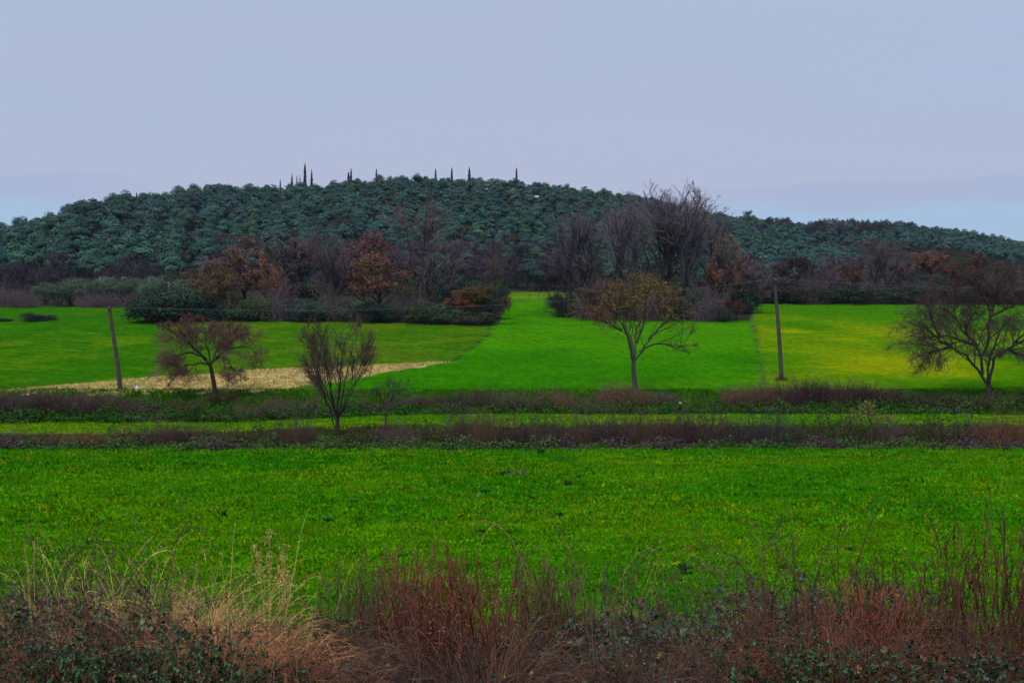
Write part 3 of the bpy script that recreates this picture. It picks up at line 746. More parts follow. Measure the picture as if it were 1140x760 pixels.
W2 = [
    (AUTUMN, 806, 212, 264, 36, 'bare tree with a few orange leaves at the right edge of the grove', 'autumn_tree', 'tree', TW_B, RUST),
    (BARE_MULTI, 822, 216, 284, 56, 'grey brown bare tree right of the orange leaved one', 'bare_tree', 'tree', TW_P, None),
    (BARE_MULTI, 846, 240, 293, 52, 'brown bare tree left of the right pole top', 'bare_tree', 'tree', TW_P, None),
    (SCRUB, 637, 212, 319, 50, 'dark purple bush under the left trunks of the grove', 'scrub_bush', 'bush', (.035, .026, .032), DKG),
    (SHRUB, 618, 230, 325, 26, 'small grey green bush on the crest of the bright field', 'evergreen_bush', 'bush', OLV, (.05, .07, .04)),
    (SCRUB, 662, 207, 322, 44, 'brown bush left of the ochre tree crown', 'scrub_bush', 'bush', TW_B, None),
    (AUTUMN, 684, 207, 309, 52, 'rust brown bush behind the ochre tree', 'autumn_bush', 'bush', TW_B, (.11, .045, .030)),
    (SCRUB, 716, 206, 318, 54, 'dark bush directly behind the ochre tree', 'scrub_bush', 'bush', TW_P, None),
    (BARE_MULTI, 744, 204, 318, 44, 'brown twiggy bush right of the ochre tree crown', 'bare_bush', 'bush', TW_B, None),
    (SHRUB, 768, 206, 312, 36, 'dark green bush under the broad bare tree', 'evergreen_bush', 'bush', DKG, (.03, .05, .03)),
    (SCRUB, 786, 203, 328, 42, 'grey brown bush at the foot of the broad bare tree', 'scrub_bush', 'bush', TW_P, None),
    (SHRUB, 803, 202.5, 334, 28, 'pale grey green bush beside the maroon bush', 'evergreen_bush', 'bush', OLV, (.06, .075, .06)),
    (AUTUMN, 821, 203.5, 334, 28, 'small maroon bush at the corner of the yellow patched field', 'autumn_bush', 'bush', RED, (.09, .022, .03)),
    (SHRUB, 828, 216, 312, 40, 'dark evergreen bush behind the maroon bush', 'evergreen_bush', 'bush', DKG, DKG),
    (BARE_RND, 866, 246, 292, 44, 'bare tree behind the right utility pole', 'bare_tree', 'tree', TW_P, None),
    (BARE_RND, 890, 244, 285, 58, 'round bare tree right of the right utility pole', 'bare_tree', 'tree', (.06, .042, .044), None),
    (BARE_MULTI, 918, 246, 296, 50, 'low bare tree between the round bare tree and the tall dense one', 'bare_tree', 'tree', TW_P, None),
    (AUTUMN, 952, 248, 288, 34, 'small orange brown tree left of the tall dense bare tree', 'autumn_tree', 'tree', TW_B, (.14, .055, .03)),
    (BARE_UP, 972, 247, 266, 50, 'tall dense purple bare tree in the right belt', 'bare_tree', 'tree', TW_P, None),
    (BARE_UP, 992, 250, 264, 54, 'second tall purple bare tree in the right belt', 'bare_tree', 'tree', TW_P, None),
    (AUTUMN, 1020, 249, 281, 46, 'rusty tree left of the red brown trees in the right belt', 'autumn_tree', 'tree', TW_P, RUST),
    (AUTUMN, 1046, 248, 281, 46, 'red brown tree left of the single green tree', 'autumn_tree', 'tree', TW_P, (.17, .05, .03)),
    (SHRUB, 1038, 245, 295, 34, 'dark evergreen tree between the rusty trees', 'evergreen_tree', 'tree', DKG, DKG),
    (OLIVE, 1077, 252, 275, 30, 'single mid green tree rising above the rusty trees', 'leafy_tree', 'tree', YG, (.035, .08, .025)),
    (AUTUMN, 1064, 246, 292, 48, 'orange brown tree in front of the single green tree', 'autumn_tree', 'tree', TW_B, (.15, .05, .025)),
    (AUTUMN, 1098, 247, 284, 62, 'wide brown rust tree right of the single green tree', 'autumn_tree', 'tree', TW_B, (.10, .045, .028)),
    (BARE_RND, 1126, 248, 290, 58, 'brown bare tree near the right frame edge', 'bare_tree', 'tree', TW_B, None),
    (AUTUMN, 1150, 247, 292, 60, 'dull red tree cut by the right frame edge', 'autumn_tree', 'tree', TW_P, (.11, .035, .028)),
]
for (k, u, d, top, w, lab, nm, cat, col, leaf) in W2:
    tree(k, u, d, top, w, lab, nm, cat, col, leaf)
for i, u in enumerate(np.arange(842, 1180, 21)):
    dk = i % 3 != 0
    tree(SHRUB if dk else SCRUB, u, 241+rng.random()*1.5, 311+5*rng.random(), 42, f'{ORD[i]} dark bush from the left in the hedge behind the yellow patched field', 'hedge_bush', 'bush', (.12, .095, .105), [(.034, .062, .036), (.05, .07, .045), (.075, .06, .05), (.04, .075, .04)][i % 4], 'dark bushes behind the yellow patched field')
# purple bare trees at the forest foot behind the far strip and on the lower slope
for i, u in enumerate([562, 574, 588, 603, 618, 632, 646]):
    tree(BARE_MULTI if i % 2 else BARE_RND, u, 292+4*rng.random(), 293+7*rng.normal(), 34, f'{ORD[i]} purple bare tree from the left behind the far strip of field', 'bare_tree', 'tree', (.11, .085, .108), group='bare trees behind the far strip')
n = 0
for k in range(60):
    u = rng.uniform(235, 640); d = rng.uniform(262, 345)
    if 555 < u < 660 and d < 292: continue
    g = ground(u, d); tp = Y0-F*(g.z+rng.uniform(6, 9)-EYE)/d
    tree(BARE_RND if k % 2 else BARE_MULTI, u, d, tp, rng.uniform(26, 40), 'small purple grey bare tree on the lower hillside behind the wood', 'bare_tree', 'tree', tuple(np.array((.105, .082, .100))*(.8+.5*rng.random())), group='bare trees on the lower hillside')
for k in range(26):
    u = rng.uniform(820, 1170); d = rng.uniform(270, 360)
    g = ground(u, d); tp = Y0-F*(g.z+rng.uniform(6, 9)-EYE)/d
    tree(BARE_RND if k % 2 else BARE_MULTI, u, d, tp, rng.uniform(28, 42), 'small purple grey bare tree behind the right hand belt of trees', 'bare_tree', 'tree', tuple(np.array((.105, .082, .098))*(.8+.5*rng.random())), group='bare trees behind the right belt')
for k in range(13):
    u = rng.uniform(-30, 60) if k % 2 else rng.uniform(-30, 240); d = rng.uniform(258, 300)
    g = ground(u, d); tp = Y0-F*(g.z+rng.uniform(5, 8)-EYE)/d
    tree(BARE_RND if k % 2 else BARE_MULTI, u, d, tp, rng.uniform(26, 36), 'small purple bare tree at the forest foot behind the olives', 'bare_tree', 'tree', tuple(np.array((.090, .074, .098))*(.8+.5*rng.random())), group='bare trees behind the olives')
for k in range(44):
    u = 930+48*rng.normal(); d = rng.uniform(680, 820)
    g = ground(u, d); tp = Y0-F*(g.z+rng.uniform(7, 10)-EYE)/d
    tree(BARE_RND, u, d, tp, 13, 'tiny purple bare tree in the clearing on the distant ridge', 'bare_tree', 'tree', (.075, .06, .07), group='bare trees on the distant ridge')
# shrubs out in the left field
for (u, d, top, w, lab, leaf) in [(33, 201, 345.5, 24, 'larger grey green bush alone in the left field', (.035, .05, .036)), (52, 202, 347.5, 19, 'smaller brownish bush beside the grey green bush in the left field', (.045, .05, .034)), (4, 203, 352.5, 20, 'lowest green bush at the left edge of the left field', (.03, .06, .02))]:
    tree(SHRUB, u, d, top, w, lab, 'field_bush', 'bush', leaf, leaf)

# ------------------------------------------------------------------ the five trees drawn from the photo
def hero(name, label, u0, y0, d, trunk, limbs, seed, twig, bark, tr0, kids=(6, 7, 6), env=None, up=.04, ang=40, droop=0.0, leaf=None, tw=.011, cat='tree', limb_r=.55, lf2=.5):
    """trunk and limbs are traced as pixel paths, given depth, and grown into boughs and twigs"""
    r = np.random.default_rng(seed); s = d/F
    g = ground(u0, d)
    def pts(path, amp):
        n = len(path); a = r.normal()*amp
        return np.array([[(p[0]-u0)*s, a*(i/(n-1))**1.2*((path[-1][1]-path[0][1])**2+(path[-1][0]-path[0][0])**2)**.5*s, (y0-p[1])*s] for i, p in enumerate(path)])
    wood, tw_mb, lf = MB(), MB(), MB(); br = tw_mb
    T = pts(trunk, 0); T[0, 2] -= .4
    Pt = spline(T, 8)[None]; Rt = tr0*np.linspace(1.15, .72, 8)[None]; Rt[0, 0] *= 1.35
    tubes(wood, Pt, Rt, 9)
    LP, LR = [], []
    for path in limbs:
        q = pts(path, .55)
        P = spline(q, 12); P[1:] += r.normal(size=(11, 3))*.05
        k = np.argmin(np.linalg.norm(Pt[0]-P[0], axis=1)); rr = min(Rt[0, k]*.72, tr0*limb_r*1.2)
        LP.append(P); LR.append(rr*np.linspace(1, .22, 12)**.85)
    LP, LR = np.array(LP), np.array(LR)
    tubes(wood, LP, LR, 7)
    E = None
    if env:
        E = (np.array([(env[0]-u0)*s, 0, (y0-env[1])*s]), np.array([env[2]*s*1.15, env[2]*s*1.1, env[3]*s*1.12]))
    P2, R2 = grow(LP, LR, kids[0], .22, 1, ang, 12, lf2, 8, up, .13, .5, r, droop=droop*.4, env=E)
    R2 = np.maximum(R2, tw*1.6); tubes(br, P2, R2, 5, .7*np.ones(3))
    P3, R3 = grow(P2, R2, kids[1], .15, 1, ang, 14, .52, 6, up*.7, .16, .55, r, droop=droop, lmin=.35, env=E)
    R3 = np.clip(R3, tw, tw*2.2); tubes(tw_mb, P3, R3, 3)
    P4, R4 = grow(P3, R3, kids[2], .1, 1, ang, 16, .6, 5, up*.4, .2, .6, r, droop=droop, lmin=.25, env=E)
    R4 = np.clip(R4, tw*.6, tw); tubes(tw_mb, P4, R4, 3, tint(len(P4), (1, 1, 1), .2))
    parts = [('trunk', wood, M_BARK), ('crown', tw_mb, M_TWIG)]
    cols = {'trunk': bark, 'crown': twig}
    if leaf:
        n = leaf['n']; b = r.integers(0, len(P4), n); p = P4[b, -1]+r.normal(size=(n, 3))*.1
        k = leaf['keep'](p, r, n); p = p[k]
        c = leaf['col'](p, len(p), r)
        cards(lf, p, r.normal(size=(len(p), 3)), leaf['size']*(.6+.8*r.random(len(p))), leaf['size']*.7, c, rnd=r)
        parts.append(('foliage', lf, M_LEAF))
    pr = make_proto(parts)
    return place(name, label, cat, pr, g, rz=0, cols=cols)

hero('bare_tree', 'leaning red twigged bare tree on the bank in front of the stubble', 240.5, 440, 121.5,
     [(241, 441), (237.5, 423), (233.7, 405)],
     [[(234.5, 408), (228, 398), (219, 388), (212, 372), (205, 362)], [(234, 406), (225, 404), (213.5, 405), (205, 409), (197, 418), (192, 426)],
      [(234, 406), (242, 398), (251, 389), (260, 382), (266, 371)], [(238, 401), (254, 388), (271, 385), (282, 388), (289, 396)], [(234, 405), (231, 388), (228, 376), (225, 361)],
      [(231, 400), (214, 384), (200, 372), (187, 362)], [(238, 400), (248, 398), (258, 404), (268, 416)], [(229, 398), (212, 392), (198, 396), (188, 408)], [(236, 402), (241, 385), (246, 370)]],
     5, (.14, .062, .060), (.03, .024, .023), .21, (12, 10, 9), (236, 394, 58, 40), .06, 46, .10, tw=.013, limb_r=.30, lf2=.60)
hero('bare_tree', 'vase shaped bare tree with many upright reddish stems beside the lower hedge', 376, 491, 88.5,
     [(376.5, 492), (375.5, 480), (376, 466)],
     [[(376, 474), (366, 460), (356, 442), (345, 426), (335, 416)], [(376, 470), (368, 450), (358, 425), (348, 400), (342, 384)], [(376, 468), (371, 445), (365, 412), (361, 385), (358, 370)],
      [(376, 466), (376, 440), (374, 410), (376, 384), (378, 367)], [(376, 468), (381, 448), (386, 422), (391, 395), (397, 374)], [(376, 472), (384, 450), (393, 430), (402, 406), (407, 390)],
      [(376, 474), (386, 452), (397, 430), (409, 414), (418, 404)], [(375, 484), (369, 468), (363, 446), (352, 412), (350, 396)], [(376, 470), (379, 440), (381, 410), (385, 378)], [(376, 470), (370, 440), (369, 410), (367, 378)]],
     6, (.105, .060, .050), (.035, .027, .025), .15, (9, 8, 5), (376, 412, 46, 52),   .11, 30, 0, tw=.010, limb_r=.26, lf2=.5)
hero('bare_sapling', 'thin crooked bare sapling right of the vase shaped tree', 431, 487, 88,
     [(431, 488), (429, 468), (431, 455)],
     [[(431, 456), (434, 445), (439, 433), (441, 424)], [(431, 456), (428, 446), (424, 440), (420, 436)], [(434, 445), (440, 438), (449, 432), (456, 422)], [(436, 442), (437, 432), (434, 420)]],
     7, (.06, .045, .042), (.04, .034, .033), .075, (5, 4, 3), (438, 438, 22, 24), .08, 36, 0, tw=.008)
_t3n = lambda p, r, n: (r.random(n) < np.clip((p[:, 2]-2.4)/3.0, .05, 1)*np.where(p[:, 0] > 3.4, .5, 1))
def _t3c(p, n, r):
    a = np.array((.20, .145, .022)); b = np.array((.18, .085, .045)); w = sst(.2, -2.2, 0) if False else np.clip((-p[:, 0]-1.0)/1.8+.35*r.normal(size=n), 0, 1)[:, None]
    return (a*(1-w)+b*w)*(.6+.8*r.random((n, 1)))
hero('autumn_tree', 'ochre leaved tree with a pale trunk on the bank before the bright field', 706, 437, 121.5,
     [(709, 438), (707, 424), (705, 408), (705.5, 397)],
     [[(705, 400), (700.5, 378), (693.5, 363), (681, 347), (668, 332)], [(705.5, 398), (709, 376), (711, 360), (724, 345), (733, 328), (738, 312)], [(705, 399), (702, 370), (700, 350), (703, 330), (706, 311)],
      [(706, 398), (717, 382), (729, 368), (743, 361), (762, 350)], [(712, 388), (719, 381), (729, 378), (743, 380), (757, 384.5), (765, 379), (779, 380)], [(703, 388), (696, 360), (690, 338), (685, 318)],
      [(709, 378), (716, 352), (716, 330), (720, 310)], [(722, 374), (738, 358), (750, 340), (760, 330)], [(693, 364), (680, 358), (668, 352), (662, 346)]],
     8, (.055, .042, .030), (.062, .052, .050), .24, (7, 7, 6), (718, 346, 56, 46), .08, 38, .08, tw=.011, limb_r=.32,
     leaf=dict(n=6500, keep=_t3n, col=_t3c, size=.11))
hero('bare_tree', 'wide spreading dark bare tree on the bank at the right', 1099, 447, 119.5,
     [(1100, 449), (1100.5, 438), (1101, 427)],
     [[(1101, 429), (1091, 411), (1080, 398), (1062.5, 386), (1047.5, 375), (1032.5, 363), (1014, 354)], [(1094, 416), (1093, 392), (1089, 384), (1077.5, 377.5), (1062, 372), (1044, 371), (1026, 378)],
      [(1093, 394), (1102, 381), (1102.5, 357.5), (1107, 345), (1101.5, 330), (1105, 316)], [(1101, 428), (1107, 410), (1112.5, 394), (1124, 389), (1142, 381), (1165, 371), (1188, 366)],
      [(1101, 427), (1097.5, 415), (1099, 400), (1104, 376), (1110, 362)], [(1112, 396), (1126, 382), (1141, 366), (1156, 346)], [(1080, 378), (1076, 364), (1082, 350), (1092, 340)], [(1047, 375), (1036, 352), (1034, 336), (1040, 322)],
      [(1060, 384), (1044, 388), (1026, 392), (1012, 398)], [(1103, 350), (1118, 344), (1132, 336), (1144, 326)], [(1103, 344), (1110, 326), (1118, 310), (1124, 300)], [(1102, 340), (1092, 322), (1082, 310), (1074, 302)], [(1124, 389), (1142, 394), (1160, 398)], [(1089, 384), (1072, 362), (1062, 345), (1058, 328)]],
     9, (.085, .052, .048), (.034, .028, .029), .30, (15, 11, 8), (1096, 362, 122, 68), .03, 46, .18, tw=.012, limb_r=.36, lf2=.55)
hero('yellow_sapling', 'small yellowish sapling with few leaves before the lower hedge at the right', 971, 492, 86,
     [(971, 493), (970, 480), (969, 468)],
     [[(969, 470), (966, 462), (963, 455)], [(969, 468), (972, 460), (974, 454)], [(970, 476), (978, 468), (984, 462)], [(969, 474), (961, 468), (956, 464)]],
     10, (.12, .09, .045), (.10, .08, .05), .05, (6, 4, 3), None, .08, 36, 0, tw=.008,
     leaf=dict(n=700, keep=lambda p, r, n: r.random(n) < .8, col=lambda p, n, r: tint(n, (.20, .17, .05), .3), size=.10))

# ------------------------------------------------------------------ hedges and brambles of the field margins
PUR = (.105, .058, .052); PUR2 = (.125, .080, .078); BRN = (.19, .115, .07); OLB = (.095, .095, .035); STR = (.17, .105, .055); GRN = (.035, .075, .016); RDB = (.20, .085, .05)
def bush_row(rows, name, cat, group):
    for (k, u, d, h, w, cane, leaf, lab) in rows:
        g = ground(u, d)
        if h > 5: h = max(EYE+(Y0-h)*d/F-g.z, .35)
        place(name, lab, cat, k[rng.integers(0, len(k))], g-Vector((0, 0, .05)), h, w*d/F, None, {'canes': cane, 'leaves': leaf}, group)
ORD20 = ORD+['twenty-first', 'twenty-second', 'twenty-third', 'twenty-fourth', 'twenty-fifth', 'twenty-sixth', 'twenty-seventh']
LOW = [
    (THICK, 6, 85.5, 481.7, 52, PUR2, OLB, 'purple brown bramble bush at the left end of the lower hedge'),
    (THICK, 38, 85.0, 482.2, 52, PUR, OLB, 'second bramble bush from the left end of the lower hedge'),
    (THICK, 70, 85.5, 483.0, 46, BRN, OLB, 'straw streaked bramble bush, third in the lower hedge from the left'),
    (THICK, 104, 85.0, 482.7, 48, RDB, STR, 'reddish bramble bush below the leaning bare tree and left pole, in the lower hedge'),
    (THICK_LEAF, 140, 85.5, 477.3, 46, BRN, GRN, 'green tinged low bush left of the tall brown tangle in the lower hedge'),
    (THICK, 176, 86.0, 471.8, 50, PUR, OLB, 'tall brown tangle under the leaning bare tree, in the lower hedge'),
    (THICK_UP, 212, 86.5, 474.2, 50, PUR, OLB, 'upright brown tangle in the lower hedge, left of the olive brown bush'),
    (THICK, 248, 86.0, 476.8, 52, OLB, OLB, 'olive brown bramble bush in the lower hedge below the stubble'),
    (THICK_LEAF, 290, 86.0, 474.3, 54, OLB, (.045, .06, .018), 'dull green bush second left of the vase shaped tree'),
    (THICK, 330, 86.0, 471.5, 52, PUR, OLB, 'brown bramble bush directly left of the vase shaped tree foot'),
    (THICK_LEAF, 398, 86.5, 476.2, 50, OLB, (.045, .058, .016), 'dull green bush between the vase shaped tree and the sapling'),
    (THICK, 440, 86.0, 472.8, 46, PUR2, OLB, 'rounded brown bramble at the foot of the crooked sapling'),
    (THICK_LEAF, 478, 86.5, 473.7, 46, OLB, (.05, .06, .018), 'dull green bush right of the crooked sapling'),
    (THICK, 514, 86.0, 461.9, 42, PUR, OLB, 'dark brown bramble left of the straw clump in the lower hedge'),
    (THICK_UP, 538, 84.5, 463.2, 22, STR, STR, 'straw coloured dry clump in the lower hedge'),
    (THICK, 566, 86.0, 464.7, 46, PUR, OLB, 'dark brown bramble right of the straw clump in the lower hedge'),
    (THICK, 604, 86.0, 466.1, 50, (.085, .05, .052), OLB, 'dark purple bramble below and left of the ochre tree, in the lower hedge'),
    (THICK, 642, 86.0, 467.0, 50, PUR, OLB, 'second dark purple bramble below the ochre tree, in the lower hedge'),
    (THICK, 680, 86.3, 465.6, 50, (.08, .046, .056), OLB, 'dark purple bramble straight below the brown scrub of the ochre tree'),
    (THICK, 718, 86.0, 463.5, 50, PUR, OLB, 'dark purple bramble below and right of the ochre tree, in the lower hedge'),
    (THICK_UP, 752, 86.0, 463.7, 46, PUR, OLB, 'upright dark bramble in the lower hedge right of the ochre tree'),
    (THICK, 790, 86.0, 462.9, 50, (.08, .046, .05), OLB, 'dark bramble in the lower hedge below the grey brown bush of the grove'),
    (THICK, 828, 86.0, 466.2, 48, (.075, .047, .058), OLB, 'dark bramble left of the right pole, in the lower hedge'),
    (THICK, 866, 86.0, 466.2, 48, (.07, .05, .06), OLB, 'dark bramble straight below the right pole, in the lower hedge'),
    (THICK_LEAF, 908, 86.0, 468.1, 50, OLB, (.04, .052, .02), 'green brown bush left of the yellowish sapling'),
    (THICK_LEAF, 946, 86.5, 463.0, 46, OLB, (.05, .055, .02), 'green brown bush directly behind the yellowish sapling'),
    (THICK, 990, 86.5, 469.0, 46, PUR2, OLB, 'brown bramble right of the yellowish sapling'),
    (THICK_LEAF, 1030, 86.5, 467.8, 50, OLB, (.045, .055, .018), 'green brown bush in the lower hedge left of the spreading tree'),
    (THICK_LEAF, 1070, 86.5, 467.9, 50, PUR2, (.045, .05, .02), 'green brown bush in the lower hedge below the spreading tree'),
    (THICK, 1108, 86.0, 466.9, 50, RDB, OLB, 'reddish bramble in the lower hedge below the spreading tree'),
    (THICK, 1148, 86.0, 467.8, 52, RDB, OLB, 'reddish bramble at the right end of the lower hedge'),
]
bush_row(LOW, 'bramble_bush', 'bush', 'bushes of the lower hedge')
LOW2 = []
lands = ['at the left edge of the field', 'left of the long green stretch', 'below the left pole', 'below the leaning bare tree', 'below the left part of the stubble', 'left of the vase shaped tree', 'at the foot of the vase shaped tree', 'at the foot of the crooked sapling',
         'right of the crooked sapling', 'below the straw clump', 'right of the straw clump', 'below the bare patch edge', 'below and left of the ochre tree', 'below the ochre tree', 'below and right of the ochre tree', 'left of the right pole', 'below the right pole', 'left of the yellowish sapling', 'right of the yellowish sapling', 'left of the spreading tree', 'below the spreading tree', 'at the right edge of the field']
for i, lab in enumerate(lands):
    u = -5+i*54+8*rng.normal()
    pur = i in (0, 5, 12, 13, 14, 17, 20, 21)
    LOW2.append((CARPET, u, 82.2+.4*rng.random(), .42+.16*rng.random(), 66, PUR2 if pur else OLB, (.085, .068, .060) if pur else (.060, .125, .030), ('low purple grey ' if pur else 'low green ')+'bramble mound on the field edge '+lab))
bush_row(LOW2, 'bramble_mound', 'bush', 'low bramble mounds along the field edge')
COVER = []
for i in range(27):
    u = -8+i*44+6*rng.normal()
    pos = f'{ORD20[i]} dark green low bush from the left along the foot of the upper bank'
    COVER.append((CARPET, u, 116.4+.5*rng.random(), .6+.4*rng.random(), 52, (.045, .06, .018) if i % 3 else (.11, .075, .065), (.035, .115, .010) if i % 4 else (.055, .11, .03), pos))
bush_row(COVER, 'bank_bush', 'bush', 'low green bushes along the foot of the bank')
UPR = [
    (THICK_UP, 2, 118.5, 438.0, 46, PUR, OLB, 'tall purple brown thicket at the left end of the upper bank'),
    (THICK_UP, 32, 118, 438.0, 46, PUR2, OLB, 'purple brown thicket second from the left on the upper bank'),
    (THICK_UP, 62, 118.5, 438.0, 46, PUR, OLB, 'purple brown thicket left of the left pole foot on the upper bank'),
    (THICK_UP, 92, 118, 439.0, 44, PUR2, OLB, 'purple brown thicket below and left of the left pole'),
    (THICK, 122, 118.5, 441.0, 46, PUR, OLB, 'brown thicket just below the left pole'),
    (THICK, 150, 118, 446.0, 40, PUR2, OLB, 'low brown thicket below the white litter bag'),
    (THICK_LEAF, 178, 119, 448.0, 36, OLB, GRN, 'green brown bush left of the leaning bare tree'),
    (THICK, 208, 118.5, 447.0, 36, PUR, OLB, 'brown bush below and left of the leaning bare tree'),
    (THICK_UP, 246, 120, 437.0, 34, (.08, .045, .032), OLB, 'red brown bush at the foot of the leaning bare tree'),
    (THICK, 274, 117.3, 453.0, 36, PUR2, OLB, 'grey brown bush right of the leaning bare tree'),
    (THICK, 306, 117.2, 451.0, 40, PUR2, OLB, 'grey brown bush second right of the leaning bare tree'),
    (THICK, 334, 118.5, 447.0, 44, PUR2, OLB, 'brown bush behind the left stems of the vase shaped tree'),
    (THICK_LEAF, 398, 118.5, 447.0, 42, OLB, (.035, .06, .022), 'dull green bush behind the right stems of the vase shaped tree'),
    (THICK_LEAF, 424, 117.5, 449.0, 38, PUR2, (.05, .065, .045), 'grey green bush behind the crooked sapling'),
    (THICK, 452, 119.3, 441.0, 40, PUR2, OLB, 'purple brown bush right of the crooked sapling on the upper bank'),
    (THICK, 480, 119, 441.0, 40, PUR, OLB, 'brown bush on the bank below the stubble tip'),
    (THICK, 506, 118.5, 440.0, 34, (.06, .055, .06), OLB, 'grey leafless bush on the bank under the corner of the bright field'),
    (THICK, 534, 119.2, 436.0, 42, PUR, OLB, 'rounded brown bush on the bank, left of the low trio'),
    (THICK, 562, 118.3, 440.0, 42, PUR2, OLB, 'first bush of the low brown trio left of the ochre tree'),
    (THICK, 590, 118.3, 440.0, 42, PUR2, OLB, 'middle bush of the low brown trio left of the ochre tree'),
    (THICK, 620, 118.6, 436.0, 42, BRN, OLB, 'right bush of the low brown trio left of the ochre tree'),
    (THICK, 648, 117.6, 447.0, 36, PUR2, OLB, 'low bush between the brown trio and the ochre tree scrub'),
    (THICK, 684, 120, 429.0, 40, BRN, OLB, 'rounded brown scrub at the left foot of the ochre tree'),
    (THICK, 704, 119.5, 431.0, 36, BRN, OLB, 'brown scrub around the trunk foot of the ochre tree'),
    (THICK, 736, 119.5, 437.0, 38, PUR2, OLB, 'low brown scrub right of the ochre tree trunk'),
    (THICK_UP, 822, 119, 433.0, 40, BRN, OLB, 'brown scrub at the left end of the long thicket'),
    (THICK_UP, 850, 119.4, 429.0, 40, BRN, OLB, 'reddish brown bush second in the long thicket'),
    (THICK_UP, 878, 119.2, 427.0, 42, PUR, OLB, 'brown bush of the long thicket below the right pole'),
    (THICK_UP, 906, 119.4, 425.0, 42, (.075, .045, .04), OLB, 'tall reddish bush of the long thicket right of the right pole'),
    (THICK_UP, 934, 119.2, 428.0, 42, PUR, OLB, 'dark bush in the middle of the long thicket'),
    (THICK_UP, 962, 119.4, 428.0, 42, (.066, .036, .036), OLB, 'dark red bush of the long thicket behind the yellowish sapling'),
    (THICK_UP, 990, 119.2, 433.0, 42, PUR, OLB, 'dark bush at the right end of the long thicket'),
    (THICK_LEAF, 1018, 119, 439.0, 42, PUR2, (.03, .045, .018), 'green brown bush right of the long thicket'),
    (THICK_LEAF, 1048, 119, 438.0, 44, OLB, (.035, .05, .02), 'green brown bush left of the spreading tree trunk'),
    (THICK_LEAF, 1078, 118.5, 443.0, 44, PUR2, (.03, .042, .02), 'dark green bush at the foot of the spreading tree'),
    (THICK, 1112, 118.7, 440.0, 44, OLB, OLB, 'olive brown bush right of the spreading tree trunk'),
    (THICK_LEAF, 1142, 119, 438.0, 46, OLB, (.03, .045, .018), 'green brown bush at the right end of the upper bank'),
    (THICK, 870, 131.5, 418.0, 14, PUR, OLB, 'small dry tuft around the foot of the right pole'),
]
bush_row(UPR, 'bank_bush', 'bush', 'bushes of the upper bank')

# ------------------------------------------------------------------ poles, cable, posts, litter
def pole(label, ub, yb, d, ut, yt, r0):
    g = ground(ub, d); s = d/F
    top = Vector(((ut-ub)*s, 0, EYE+(Y0-yt)*s-g.z))
    e = bpy.data.objects.new('utility_pole', None); COL.objects.link(e); e.location = g; e['label'] = label; e['category'] = 'utility pole'; e['group'] = 'wooden utility poles'
    m = MB(); t = np.linspace(-.08, 1, 14)[:, None]
    P = np.array([[top.x, top.y, top.z]])*t
    P[:, 0] += .03*np.sin(t[:, 0]*5)
    tubes(m, P[None], r0*np.linspace(1.15, .78, 14)[None], 10)
    k = m.n; m.add(np.array([[top.x, top.y, top.z+.04]]), np.empty((0, 3), int), np.ones(3))
    ring = np.arange(k-10, k); m.Fs.append(np.stack([ring, np.roll(ring, -1), np.full(10, k)], 1))
    o = single('shaft', m.mesh('shaft', M_WOOD), color=(.062, .052, .045)); o.parent = e
    m = MB(); q = np.array([[top.x+.0, -.16, top.z-.16], [top.x, -.16, top.z-.05], [top.x, -.16, top.z+.02], [top.x, -.16, top.z+.08]])
    tubes(m, q[None], np.array([[.03, .065, .05, .02]]), 8)
    tubes(m, np.array([[[top.x, -.02, top.z-.17], [top.x, -.1, top.z-.17], [top.x, -.16, top.z-.15]]]), np.full((1, 3), .018), 6)
    o = single('insulator', m.mesh('insulator', M_PLAIN), color=(.16, .15, .14)); o.parent = e
    return g+top+Vector((0, -.16, .05))
TL = pole('thin leaning wooden pole standing in the stubble at the left', 134, 438, 124.5, 122, 342, .19)
TR = pole('taller wooden pole at the edge of the yellow patched field', 870, 423, 132, 863, 311, .19)
OFF = Vector((gx(1420, 150), 150, TR.z+1.0)); OFFL = Vector((gx(-420, 118), 118, TL.z-1.5))
def cable(a, b, sag, label):
    t = np.linspace(0, 1, 60)[:, None]
    P = np.array(a)*(1-t)+np.array(b)*t; P[:, 2] -= sag*4*t[:, 0]*(1-t[:, 0])
    m = MB(); tubes(m, P[None], np.full((1, 60), .010), 5)
    single('power_cable', m.mesh('power_cable', M_PLAIN), label, 'cable', color=(.12, .12, .14))
cable(TL, TR, 1.35, 'thin sagging cable strung between the two wooden poles')
cable(TR, OFF, .9, 'thin cable running from the taller pole out to the right')
for (u, y1, d, lab) in [(589.5, 321, 259, 'left thin fence post at the far strip of field'), (599.5, 322, 259, 'right thin fence post at the far strip of field'), (28, 318, 231, 'thin pale post at the forest foot near the left edge')]:
    g, h = ctop(u, d, y1); m = MB()
    P = np.stack([np.linspace(0, .06, 6), 0*np.arange(6), np.linspace(-.3, h, 6)], 1); tubes(m, P[None], .075*np.linspace(1.1, .9, 6)[None], 7)
    o = single('fence_post', m.mesh('fence_post', M_WOOD), lab, 'post', 'thin posts at the far field', loc=g, color=(.07, .06, .06))
